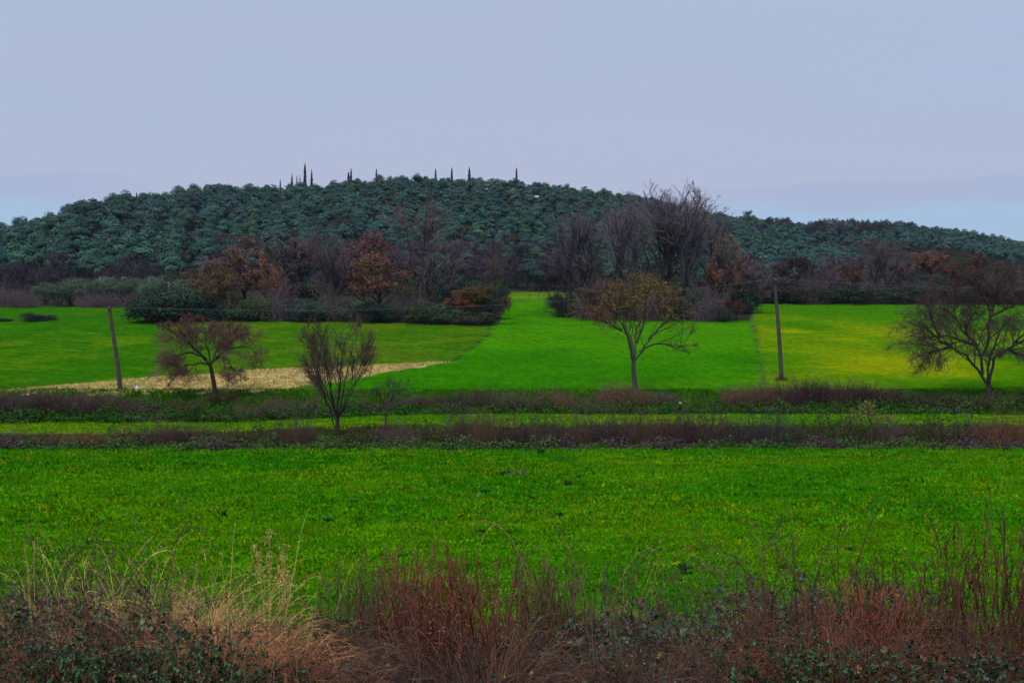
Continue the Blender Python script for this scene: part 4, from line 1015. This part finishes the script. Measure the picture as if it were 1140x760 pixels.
def litter(u, d, s, lab):
    g = ground(u, d); r = np.random.default_rng(int(u)); m = MB()
    th = np.linspace(0, np.pi, 7); ph = np.arange(10)*2*np.pi/10
    T, Ph = np.meshgrid(th, ph, indexing='ij')
    rr = 1+.28*r.normal(size=T.shape); rr[0] = rr[0, 0]; rr[-1] = rr[-1, 0]
    V = np.stack([np.sin(T)*np.cos(Ph)*rr*s*1.2, np.sin(T)*np.sin(Ph)*rr*s*.8, (np.cos(T)*rr*.7+.75)*s], -1)
    idx = np.arange(70).reshape(7, 10); Fc = np.stack([idx[:-1], idx[1:], np.roll(idx, -1, 1)[1:], np.roll(idx, -1, 1)[:-1]], -1).reshape(-1, 4)
    m.add(V.reshape(-1, 3), Fc, np.ones(3))
    single('plastic_bag', m.mesh('plastic_bag', M_PLAIN, False), lab, 'litter', loc=g+Vector((0, 0, .55)), color=(.75, .76, .78))
litter(152, 121.5, .17, 'crumpled white plastic bag on the bank below the left pole')
litter(757.5, 117.6, .09, 'small white scrap on the bank right of the ochre tree')

# taller weeds in the near field
WEED = leafy(131, .5, .42, 7, 16, .13, stem_h=.02, canes=6)
for i, (u, y, w, h, lab) in enumerate([(763, 640, 12, 18, 'tallest dark green weed in the near field'), (630, 541, 8, 9, 'dark weed in the upper near field below the ochre tree'), (645, 533, 6, 6, 'small dark weed just right of the dark upper weed'), (625, 577, 7, 9, 'dark weed in the middle of the near field'), (250, 575, 7, 9, 'dark weed in the near field among the tall grass stalks'), (368, 583, 10, 8, 'low dark weed in the near field right of the plume grass'), (540, 548, 16, 6, 'low dark weed by the grey bare patch of the near field'), (600, 506, 9, 9, 'bushy weed at the far edge of the near field'), (560, 527, 14, 5, 'flat weed at the bare patch near the far edge of the near field'), (946, 615, 12, 7, 'low dark weed in the right of the near field')]):
    d = EYE*F/(y-Y0); g = ground(u, d)
    place('field_weed', lab, 'weed', WEED, g, h*d/F, w*d/F, None, {'foliage': (.02, .095, .01), 'stems': (.03, .06, .02)}, 'dark weeds in the near field')

# ------------------------------------------------------------------ foreground verge
FG_TOP = ([-40, 0, 40, 90, 140, 165, 200, 240, 290, 330, 350, 400, 440, 470, 540, 600, 640, 690, 740, 790, 850, 900, 950, 1000, 1040, 1080, 1140, 1200],
          [668, 668, 662, 664, 660, 655, 668, 680, 705, 735, 735, 712, 690, 660, 652, 676, 690, 688, 690, 690, 680, 668, 668, 672, 694, 690, 690, 690])
def dead_grass():
    n = 60000
    d = 8.2+11.8*rng.random(n); x = (rng.random(n)*2-1)*(.40*d+2)
    z = H(x, d)
    p0 = np.stack([x, d, z-.03], 1); a = rng.random(n)*6.28
    P = walk(p0, np.stack([np.cos(a)*.7, np.sin(a)*.7, .6+.6*rng.random(n)], 1), .2+.35*rng.random(n), 5, -.05, .25, droop=.7)
    P[..., 2] = np.maximum(P[..., 2], z[:, None]+.01)
    f = fbm(x/1.2, d/1.2, 91, 2)[:, None]
    c = np.where(f > .53, (.15, .082, .04), (.072, .04, .03))*(.5+1.0*rng.random((n, 1)))
    m = MB(); ribbons(m, P, .004+.004*rng.random(n), c)
    single('dead_grass', m.mesh('dead_grass', M_STRAW, False), kind='stuff')
dead_grass()

def fg_bramble(seed, H_=1., W_=1.5, ncane=85, nleaf=1100, ls=.032, dense=3):
    r = np.random.default_rng(seed); cn, lf, dl = MB(), MB(), MB()
    a = r.random(ncane)*6.28; k = np.sqrt(r.random(ncane))*W_*.4
    p0 = np.stack([np.cos(a)*k, np.sin(a)*k, 0*k-.05], 1)
    P = walk(p0, np.stack([np.cos(a)*.45+.4*r.normal(size=ncane), np.sin(a)*.45+.4*r.normal(size=ncane), 1.2+0*a], 1), H_*(.8+.8*r.random(ncane)), 10, .02, .12, r, droop=.42)
    P[..., 2] = np.maximum(P[..., 2], .02)
    tubes(cn, P, .0042*(.7+.6*r.random((ncane, 1)))*np.linspace(1.2, .5, 10)[None], 4, tint(ncane, (1, 1, 1), .35, .15))
    Q, RQ = grow(P, np.full(P.shape[:2], .004), dense, .2, 1, 50, 18, .38, 6, .02, .22, .6, r, droop=.15)
    Q[..., 2] = np.maximum(Q[..., 2], .02)
    tubes(cn, Q, np.full(Q.shape[:2], .0026), 3, tint(len(Q), (1, 1, 1), .4, .15))
    S, RS = grow(Q, np.full(Q.shape[:2], .0026), 2, .2, 1, 50, 20, .55, 4, 0, .3, .6, r, lmin=.07)
    S[..., 2] = np.maximum(S[..., 2], .02)
    tubes(cn, S, np.full(S.shape[:2], .0019), 3, tint(len(S), (1, 1, 1), .4, .15))
    pool = np.concatenate([P[:, 3:8].reshape(-1, 3), Q[:, :4].reshape(-1, 3)])
    pool = pool[pool[:, 2] < np.percentile(pool[:, 2], 88)]
    def leaves(mb, n, size, colour):
        c = pool[r.integers(0, len(pool), n)]; b = np.repeat(np.arange(n), 3)
        off = norm(r.normal(size=(n*3, 3)))*size*.75
        nn = (norm(r.normal(size=(n, 3))*.7+np.array([0, -.1, 1]))[b])+.25*r.normal(size=(n*3, 3))
        off -= nn*(off*nn).sum(1, keepdims=True)
        sz = (size*(.55+.8*r.random(n)))[b]
        cards(mb, c[b]+off, nn, sz*1.3, sz, np.repeat(tint(n, colour, .35, .12), 3, 0), up=norm(np.cross(nn, np.cross(off, nn))+1e-6), rnd=r)
    leaves(lf, nleaf, ls, (1, 1, 1))
    leaves(dl, int(nleaf*.35)+12, ls*.8, (1, 1, 1))
    return make_proto([('canes', cn, M_TWIG), ('leaves', lf, M_BRAMBLE_LEAF), ('dead_leaves', dl, M_STRAW)], 95)
def fg_grass(seed, H_=.9, W_=.8, n=900, lean=.5, seedy=0, wide=.0055, droop=.5):
    r = np.random.default_rng(seed); bl, sd = MB(), MB()
    a = r.random(n)*6.28; k = np.sqrt(r.random(n))*W_*.35
    p0 = np.stack([np.cos(a)*k, np.sin(a)*k, 0*k-.05], 1)
    hh = H_*(.35+.75*r.random(n)**.8)
    P = walk(p0, np.stack([np.cos(a)*lean+.3*r.normal(size=n), np.sin(a)*lean+.3*r.normal(size=n), 1.1+0*a], 1), hh, 12, .0, .08, r, droop=droop*.7)
    P[..., 2] = np.maximum(P[..., 2], .01)
    ribbons(bl, P, wide*(.5+r.random(n)), tint(n, (1, 1, 1), .4, .12))
    parts = [('blades', bl, M_STRAW)]
    if seedy:
        b = np.argsort(-P[:, -1, 2])[:seedy]; q = np.repeat(P[b][:, -3:], 22, 0); t = r.random((len(q), 1))
        p = q[:, 0]*(1-t)+q[:, 2]*t+r.normal(size=(len(q), 3))*.013
        cards(sd, p, r.normal(size=(len(q), 3)), .03, .009, tint(len(q), (1, 1, 1), .3), rnd=r)
        parts.append(('seed_heads', sd, M_STRAW))
    return make_proto(parts, 98.5)
def fg_stems(seed, H_=1.0, W_=.7, n=46, curl=.06, side=7, seedn=26, r0=.0048, upright=.16):
    """upright reddish weed stems with short side shoots and knobbly seed clusters"""
    r = np.random.default_rng(seed); st, sd = MB(), MB()
    a = r.random(n)*6.28; k = np.sqrt(r.random(n))*W_*.42
    p0 = np.stack([np.cos(a)*k, np.sin(a)*k, 0*k-.05], 1)
    P = walk(p0, np.stack([upright*r.normal(size=n), upright*r.normal(size=n), 1+0*a], 1), H_*(.55+.5*r.random(n)), 14, .06, curl, r)
    tubes(st, P, r0*(.7+.6*r.random((n, 1)))*np.linspace(1.2, .55, 14)[None], 4, tint(n, (1, 1, 1), .3, .10))
    Q, RQ = grow(P, np.full(P.shape[:2], r0), side, .35, 1, 26, 10, .20, 6, .08, curl*1.3, .6, r)
    tubes(st, Q, np.full(Q.shape[:2], r0*.6), 3, tint(len(Q), (1, 1, 1), .35, .12))
    allp = np.concatenate([P[:, 6:].reshape(-1, 3), Q.reshape(-1, 3)]); m = n*seedn; p = allp[r.integers(0, len(allp), m)]+r.normal(size=(m, 3))*.007
    cards(sd, p, r.normal(size=(m, 3)), .016*(.6+.8*r.random(m)), .011, tint(m, (1, 1, 1), .4, .12), rnd=r)
    return make_proto([('stems', st, M_TWIG), ('seed_heads', sd, M_STRAW)], 97)
def fg_stalks(seed, H_=1.4, n=18, W_=.5, lean=.35, r0=.0036, plume=0, droop=.25):
    r = np.random.default_rng(seed); st = MB(); sd = st
    p0 = np.concatenate([r.normal(size=(n, 2))*W_*.3, np.full((n, 1), -.05)], 1)
    P = walk(p0, np.concatenate([lean*r.normal(size=(n, 2)), np.ones((n, 1))], 1), H_*(.55+.5*r.random(n)), 12, 0, .045, r, droop=droop)
    tubes(st, P, r0*(.7+.6*r.random((n, 1)))*np.linspace(1.2, .4, 12)[None], 4, tint(n, (1, 1, 1), .3, .15))
    L, RL = grow(P, np.full(P.shape[:2], r0), 2, .2, .9, 30, 12, .3, 6, -.03, .12, .6, r, droop=.5)
    ribbons(st, L, .006, tint(len(L), (1, 1, 1), .35, .15))
    parts = [('stalks', st, M_STRAW)]
    b = np.arange(n); kk = plume or 8; sp = .035 if plume else .010
    q = np.repeat(P[:, -4:], kk, 0); t = r.random((len(q), 1))*3; i = t.astype(int)[:, 0].clip(0, 2); f = t-i[:, None]
    p = q[np.arange(len(q)), i]*(1-f)+q[np.arange(len(q)), i+1]*f+r.normal(size=(len(q), 3))*sp*np.array([1, 1, .6])
    cards(sd, p, r.normal(size=(len(q), 3)), .035, .008, tint(len(q), (.75, .7, .7), .3), rnd=r)
    return make_proto(parts)

FB = [fg_bramble(s) for s in (201, 202, 203)]
FBL = [fg_bramble(s, .95, 1.5, 80, 1900, .034, 3) for s in (206, 207)]
FBB = [fg_bramble(s, 1., 1.5, 120, 90, .04, 4) for s in (211, 212)]
FG = [fg_grass(s) for s in (221, 222)]
FGF = [fg_grass(s, 1.0, 1.2, 1100, .75, 0, .0055, .75) for s in (226, 227)]
FS = [fg_stems(s) for s in (231, 232)]
FSC = [fg_stems(s, 1.35, .8, 30, .13, 5, 34, .0062, .18) for s in (236, 237)]
FT = [fg_stalks(s) for s in (241, 242)]
FTD = [fg_stalks(s, 1.3, 9, .5, .4, .0045, 0, .55) for s in (246, 247)]
FPL = fg_stalks(251, 1.35, 5, .14, .07, .004, 160, .05)

CN_P = (0.084, 0.049, 0.041); CN_R = (0.142, 0.061, 0.038); CN_D = (0.061, 0.038, 0.035)
LV = (.034, .092, .026); LVB = (.048, .105, .060); DLV = (.16, .07, .03)
ST_R = (.20, .066, .038); ST_R0 = (0.149, 0.054, 0.035); ST_B = (0.115, 0.061, 0.041); SD_R = (0.176, 0.065, 0.041)
STRAW = (.56, .33, .15); RUSTY = (.38, .17, .075); YST = (.46, .38, .11)
def fg(kind, name, u, d, top, w, lab, cols, cat, grp=None):
    g = ground(u, d); h = max(EYE+(Y0-top)*d/F-g.z, .2)
    cols = {k: tuple(min(x*1.28, .8) for x in v) for k, v in cols.items()}
    place(name, lab, cat, kind[rng.integers(0, len(kind))], g, h, w*d/F, None, cols, grp, stretch=1.35)
def B_(u, d, top, w, lab, cane=CN_P, leaf=LV, k=None, dead=DLV):
    fg(k or FB, 'bramble', u, d, top, w, lab, {'canes': cane, 'leaves': leaf, 'dead_leaves': dead}, 'bramble', 'brambles on the verge')
def G_(u, d, top, w, lab, c=STRAW, k=None):
    fg(k or FG, 'dry_grass', u, d, top, w, lab, {'blades': c, 'seed_heads': c}, 'dry grass', 'dry grass clumps on the verge')
def S_(u, d, top, w, lab, c=ST_R, s=SD_R, k=None):
    fg(k or FS, 'weed_stems', u, d, top, w, lab, {'stems': c, 'seed_heads': s}, 'dry weed', 'dry weed stems on the verge')
def T_(u, d, top, w, lab, c=YST, k=None):
    fg(k or FT, 'tall_grass', u, d, top, w, lab, {'stalks': c, 'seed_heads': tuple(np.array(c)*.8)}, 'tall grass', 'tall grass stalks on the verge')
# brambles, back row to front row
B_(20, 14.5, 664, 170, 'leafy bramble at the left edge with pale glinting leaves', CN_P, LVB, FBL)
B_(85, 13.5, 662, 150, 'dark bramble left of the straw heap', CN_P, LV)
B_(130, 12, 672, 170, 'dark leafy bramble below the left grass stalks', CN_P, LV, FBL)
B_(30, 10.5, 700, 190, 'dark tangled bramble in the bottom left corner', CN_D, LV)
B_(120, 10, 715, 190, 'dark bramble at the bottom edge below the straw heap', CN_D, LV, FBL)
B_(215, 10, 712, 190, 'bramble with small green leaves at the bottom edge right of the straw heap', CN_P, LV, FBL)
B_(300, 10.5, 735, 170, 'low bramble under the plume grass', CN_P, LVB)
B_(355, 12.5, 722, 150, 'low bramble in the gap right of the plume grass', CN_P, LV)
B_(400, 14, 690, 140, 'bramble with bluish leaves left of the dense red stems', CN_P, LVB, FBL)
B_(385, 10.5, 735, 180, 'reddish tangle at the bottom edge left of the dense red stems', CN_R, LV, FBB)
B_(450, 12, 692, 130, 'leafy bramble at the left foot of the dense red stems', CN_P, LVB)
B_(470, 10, 725, 180, 'dark tangle at the bottom edge under the dense red stems', CN_D, LV, FBB)
B_(560, 10.5, 712, 180, 'dark tangle at the bottom edge right of the dense red stems', CN_P, LV, FBB)
B_(600, 13, 705, 140, 'bramble below the arching pale stalks', CN_P, LV, FBB)
B_(640, 10.5, 722, 170, 'tangle with a few yellow leaves at the bottom edge', CN_P, LV, FB, (.50, .25, .02))
B_(690, 13, 684, 150, 'blue leafed bramble mound right of the arching stalks', CN_P, LVB, FBL)
B_(740, 12, 690, 150, 'blue leafed bramble mound in the middle of the right half', CN_P, LVB, FBL)
B_(720, 10, 728, 190, 'purple tangle at the bottom edge below the blue leafed mounds', CN_P, LV, FBB)
B_(790, 13.5, 700, 130, 'bramble between the blue leafed mounds and the long arching cane', CN_P, LVB)
B_(810, 10.5, 718, 190, 'brown tangle at the bottom edge below the long arching cane', CN_R, LV, FBB)
B_(862, 12.5, 676, 140, 'bramble with rust leaves under the long arching cane', CN_P, LVB, FB, (.35, .08, .03))
B_(905, 13.5, 662, 140, 'leafy bramble left of the red brown weeds', CN_P, LVB, FBL)
B_(895, 10, 715, 190, 'dark green bramble at the bottom edge, right half', CN_P, LV, FBL)
B_(980, 10.5, 715, 190, 'red brown tangle at the bottom edge under the red brown weeds', CN_R, LV, FBB)
B_(1050, 12.5, 702, 150, 'green bramble in the dip before the curly stems', CN_P, (.04, .085, .035), FBL)
B_(1075, 10, 722, 190, 'green bramble at the bottom edge before the curly stems', CN_P, (.035, .075, .035), FBL)
B_(1135, 11, 705, 170, 'tangle at the bottom right corner under the curly stems', CN_R, LV, FBB)
# dry grass heaps
G_(150, 13, 648, 120, 'pale straw heap with the highest dry blades', STRAW, FG)
G_(178, 11.5, 668, 120, 'straw heap in front of the pale straw heap', (.27, .14, .065), FGF)
G_(210, 12.5, 652, 90, 'straw clump right of the pale straw heap', STRAW, FG)
G_(232, 11, 690, 130, 'rusty grass clump sloping down to the right', RUSTY, FGF)
G_(268, 12, 672, 80, 'straw tuft below the plume grass', STRAW, FG)
G_(285, 10.8, 705, 110, 'rusty grass clump below the plume grass', RUSTY, FGF)
G_(40, 12.5, 668, 60, 'rusty tuft at the foot of the left edge stalks', RUSTY, FG)
G_(95, 10.8, 705, 110, 'brown grass among the left brambles', (.13, .07, .04), FGF)
G_(345, 10.3, 728, 110, 'brown grass at the bottom edge right of the plume grass', (.14, .07, .04), FGF)
G_(640, 13.5, 676, 80, 'pale bent grass under the arching pale stalks', (.26, .15, .075), FG)
G_(530, 10, 705, 120, 'brown grass at the bottom edge under the dense red stems', (.12, .062, .04), FGF)
G_(690, 10, 722, 110, 'purple brown grass at the bottom edge below the blue leafed mounds', (.10, .058, .045), FGF)
G_(800, 11.5, 700, 90, 'straw coloured grass under the long arching cane', (.2, .11, .055), FG)
G_(940, 10.8, 700, 110, 'brown grass among the red brown weeds', (.14, .062, .036), FGF)
G_(1020, 11, 712, 90, 'brown grass left of the curly stems', (.15, .07, .04), FG)
# red and brown weed stems
S_(470, 12.2, 632, 80, 'dense dark red weed stems, left part of the big clump')
S_(505, 12.0, 622, 90, 'dense dark red weed stems, tallest middle of the big clump')
S_(540, 12.4, 636, 80, 'dense dark red weed stems, right part of the big clump')
S_(500, 10.8, 660, 120, 'dark red weed stems in front of the big clump', (.12, .048, .03))
S_(590, 13, 640, 90, 'thin green brown weed stems right of the big red clump', (.13, .10, .04), (.10, .06, .03))
S_(625, 13.2, 636, 90, 'thin green brown weed stems under the arching stalks', (.13, .10, .04), (.10, .06, .03))
S_(430, 13, 640, 70, 'thin dark weed stems left of the big red clump', (.12, .085, .038), (.08, .045, .03))
S_(390, 13.5, 640, 60, 'few dark weed stems left of the big red clump', (.12, .085, .038), (.08, .045, .03))
S_(860, 11.5, 660, 90, 'brown weed stems under the rust leaved bramble', ST_B)
S_(935, 11.8, 664, 100, 'red brown weed stems, left of the long row', ST_R)
S_(975, 11.5, 660, 110, 'red brown weed stems in the middle of the long row', ST_R)
S_(1015, 11.8, 668, 100, 'red brown weed stems at the right end of the long row', ST_B)
S_(985, 12.8, 632, 90, 'taller thin weed stems behind the long red brown row', (.07, .05, .025), (.09, .05, .03))
S_(1085, 11.5, 590, 90, 'tall curly dark red stems, left clump at the right edge', (.10, .035, .024), (.11, .04, .026), FSC)
S_(1120, 11.2, 598, 100, 'tall curly dark red stems, right clump at the right edge', (.10, .036, .025), (.11, .04, .026), FSC)
S_(1150, 11.6, 585, 90, 'curly dark red stems cut by the right edge', (.09, .034, .024), (.10, .04, .026), FSC)
S_(1055, 12, 640, 60, 'shorter curly stem left of the tall curly clumps', (.09, .036, .025), (.10, .04, .026), FSC)
# tall stalks
T_(40, 13.5, 585, 110, 'tall yellowish grass stalks at the left edge')
T_(85, 13.2, 600, 110, 'leaning pale stalks between the left edge and the straw heap')
T_(150, 13, 572, 110, 'tall stalks rising from the straw heap, one bent over')
T_(215, 13.2, 590, 110, 'thin yellow stalks right of the straw heap')
T_(265, 13, 572, 120, 'tall slanting yellow stalks left of the plume grass')
T_(320, 13.4, 625, 90, 'short yellow stalks right of the plume grass')
T_(465, 13.5, 590, 90, 'long pale stalk leaning left above the dense red stems', (.24, .17, .075))
T_(615, 13, 582, 130, 'arching pale stalks in the middle of the verge', (.24, .14, .075), FTD)
T_(650, 12.6, 610, 110, 'bent pale stalks right of the tallest arching stalks', (.22, .13, .07), FTD)
T_(705, 13.2, 575, 80, 'upright pale stalks right of the arching ones', (.26, .15, .06))
T_(560, 13.2, 600, 90, 'bent stalks between the red clump and the arching stalks', (.15, .095, .05), FTD)
T_(850, 13.4, 610, 130, 'dark arching twigs above the rust leaved bramble', (.06, .045, .03), FTD)
T_(890, 12.8, 620, 130, 'long dark arching cane right of the blue leafed mounds', (.07, .05, .035), FTD)
T_(950, 13, 618, 80, 'thin dark stalks above the long red brown row', (.06, .05, .025))
fg([FPL], 'plume_grass', 303, 12.2, 586, 30, 'tall dry plume grass with a feathery brown head', {'stalks': STRAW, 'seed_heads': (.20, .10, .05)}, 'plume grass')
fg([FPL], 'plume_grass', 205, 12.6, 640, 26, 'short dry plume grass right of the pale straw heap', {'stalks': STRAW, 'seed_heads': (.22, .11, .06)}, 'plume grass')

# ------------------------------------------------------------------ sky, sun, haze
def setup_world():
    w = bpy.data.worlds.new('World'); scene.world = w; w.use_nodes = True
    nt = w.node_tree; N, L = nt.nodes.new, nt.links.new
    bg = nt.nodes['Background']; bg.inputs[1].default_value = .066
    sky = N('ShaderNodeTexSky'); sky.sky_type = 'NISHITA'; sky.sun_disc = False
    sky.sun_elevation = math.radians(52); sky.sun_rotation = math.radians(200); sky.air_density = 1.5; sky.dust_density = 3
    tc = N('ShaderNodeTexCoord'); sep = N('ShaderNodeSeparateXYZ'); L(tc.outputs['Generated'], sep.inputs[0])
    mp = N('ShaderNodeMapping'); mp.inputs['Scale'].default_value = (1, 1, 6); L(tc.outputs['Generated'], mp.inputs[0])
    no = N('ShaderNodeTexNoise'); no.inputs['Scale'].default_value = 2.6; no.inputs['Detail'].default_value = 5; L(mp.outputs[0], no.inputs['Vector'])
    no2 = N('ShaderNodeTexNoise'); no2.inputs['Scale'].default_value = 9; no2.inputs['Detail'].default_value = 5; L(mp.outputs[0], no2.inputs['Vector'])
    def mix(a, b, f):
        m = N('ShaderNodeMix'); m.data_type = 'RGBA'
        if isinstance(f, float): m.inputs[0].default_value = f
        else: L(f, m.inputs[0])
        for k, v in ((6, a), (7, b)):
            if isinstance(v, tuple): m.inputs[k].default_value = (*v, 1)
            else: L(v, m.inputs[k])
        return m.outputs[2]
    def mr(x, a, b, c, d, smooth=True):
        m = N('ShaderNodeMapRange'); m.interpolation_type = 'SMOOTHSTEP' if smooth else 'LINEAR'
        L(x, m.inputs[0])
        for i, v in enumerate((a, b, c, d)): m.inputs[i+1].default_value = v
        return m.outputs[0]
    def math_(op, a, b):
        m = N('ShaderNodeMath'); m.operation = op
        for i, v in enumerate((a, b)):
            if isinstance(v, float): m.inputs[i].default_value = v
            else: L(v, m.inputs[i])
        return m.outputs[0]
    z = math_('ADD', sep.outputs[2], mr(no2.outputs['Fac'], .3, .7, -.006, .006, False))
    cloud = mix((4.5, 5.15, 6.95), (4.35, 5.2, 7.1), mr(no.outputs['Fac'], .35, .65, 0, 1))
    cloud = mix(cloud, (4.75, 5.05, 6.9), mr(sep.outputs[2], .22, .12, 0, .55))     # paler, pinker veil low down
    ax = math_('ABSOLUTE', sep.outputs[0], 0.0)
    side = mr(sep.outputs[0], .08, .2, 0, 1); sidel = mr(sep.outputs[0], -.20, -.32, 0, 1)
    bank = math_('MULTIPLY', mr(z, .1345, .1315, 0, .8), math_('MAXIMUM', side, sidel))
    cloud = mix(cloud, (4.1, 4.8, 6.85), bank)                                     # distant blue-grey cloud bank
    clear = math_('MULTIPLY', mr(z, .119, .110, 0, .85), math_('MAXIMUM', side, sidel))
    cloud = mix(cloud, (3.75, 5.6, 7.7), clear)                                    # clear strip under it
    L(mix(sky.outputs[0], cloud, .93), bg.inputs[0])
setup_world()
sl = bpy.data.lights.new('sun', 'SUN'); sl.energy = 1.5; sl.angle = math.radians(18); sl.color = (1, .96, .90)
so = bpy.data.objects.new('sun', sl); COL.objects.link(so)
so.rotation_euler = (math.radians(38), 0, math.radians(-20))

def haze():
    m = bpy.data.materials.new('haze'); m.use_nodes = True; nt = m.node_tree
    for n in list(nt.nodes): nt.nodes.remove(n)
    out = nt.nodes.new('ShaderNodeOutputMaterial'); v = nt.nodes.new('ShaderNodeVolumePrincipled')
    v.inputs['Color'].default_value = (.55, .76, 1, 1); v.inputs['Density'].default_value = HAZE
    nt.links.new(v.outputs[0], out.inputs['Volume'])
    x, y0, y1, z0, z1 = 1100., -60., 2050., -12., 150.
    V = [(-x, y0, z0), (x, y0, z0), (x, y1, z0), (-x, y1, z0), (-x, y0, z1), (x, y0, z1), (x, y1, z1), (-x, y1, z1)]
    me = bpy.data.meshes.new('haze'); me.from_pydata(V, [], [(0, 3, 2, 1), (4, 5, 6, 7), (0, 1, 5, 4), (1, 2, 6, 5), (2, 3, 7, 6), (3, 0, 4, 7)])
    me.materials.append(m); o = single('haze', me, kind='stuff'); o.visible_shadow = True
HAZE = 0.00005
haze()

# ------------------------------------------------------------------ camera, colour, render
cam = bpy.data.cameras.new('camera'); co = bpy.data.objects.new('camera', cam); COL.objects.link(co)
co.location = (0, 0, EYE); co.rotation_euler = (math.pi/2, 0, 0)
cam.sensor_width = 36; cam.lens = 36*F/1140; cam.shift_y = (Y0-380)/1140; cam.clip_start = .1; cam.clip_end = 5000
scene.camera = co
vs = scene.view_settings; vs.view_transform = 'Standard'; vs.look = 'None'; vs.exposure = .6; vs.gamma = 1
scene.render.engine = 'CYCLES'
scene.cycles.use_denoising = True
scene.cycles.max_bounces = 6; scene.cycles.diffuse_bounces = 3; scene.cycles.volume_bounces = 0
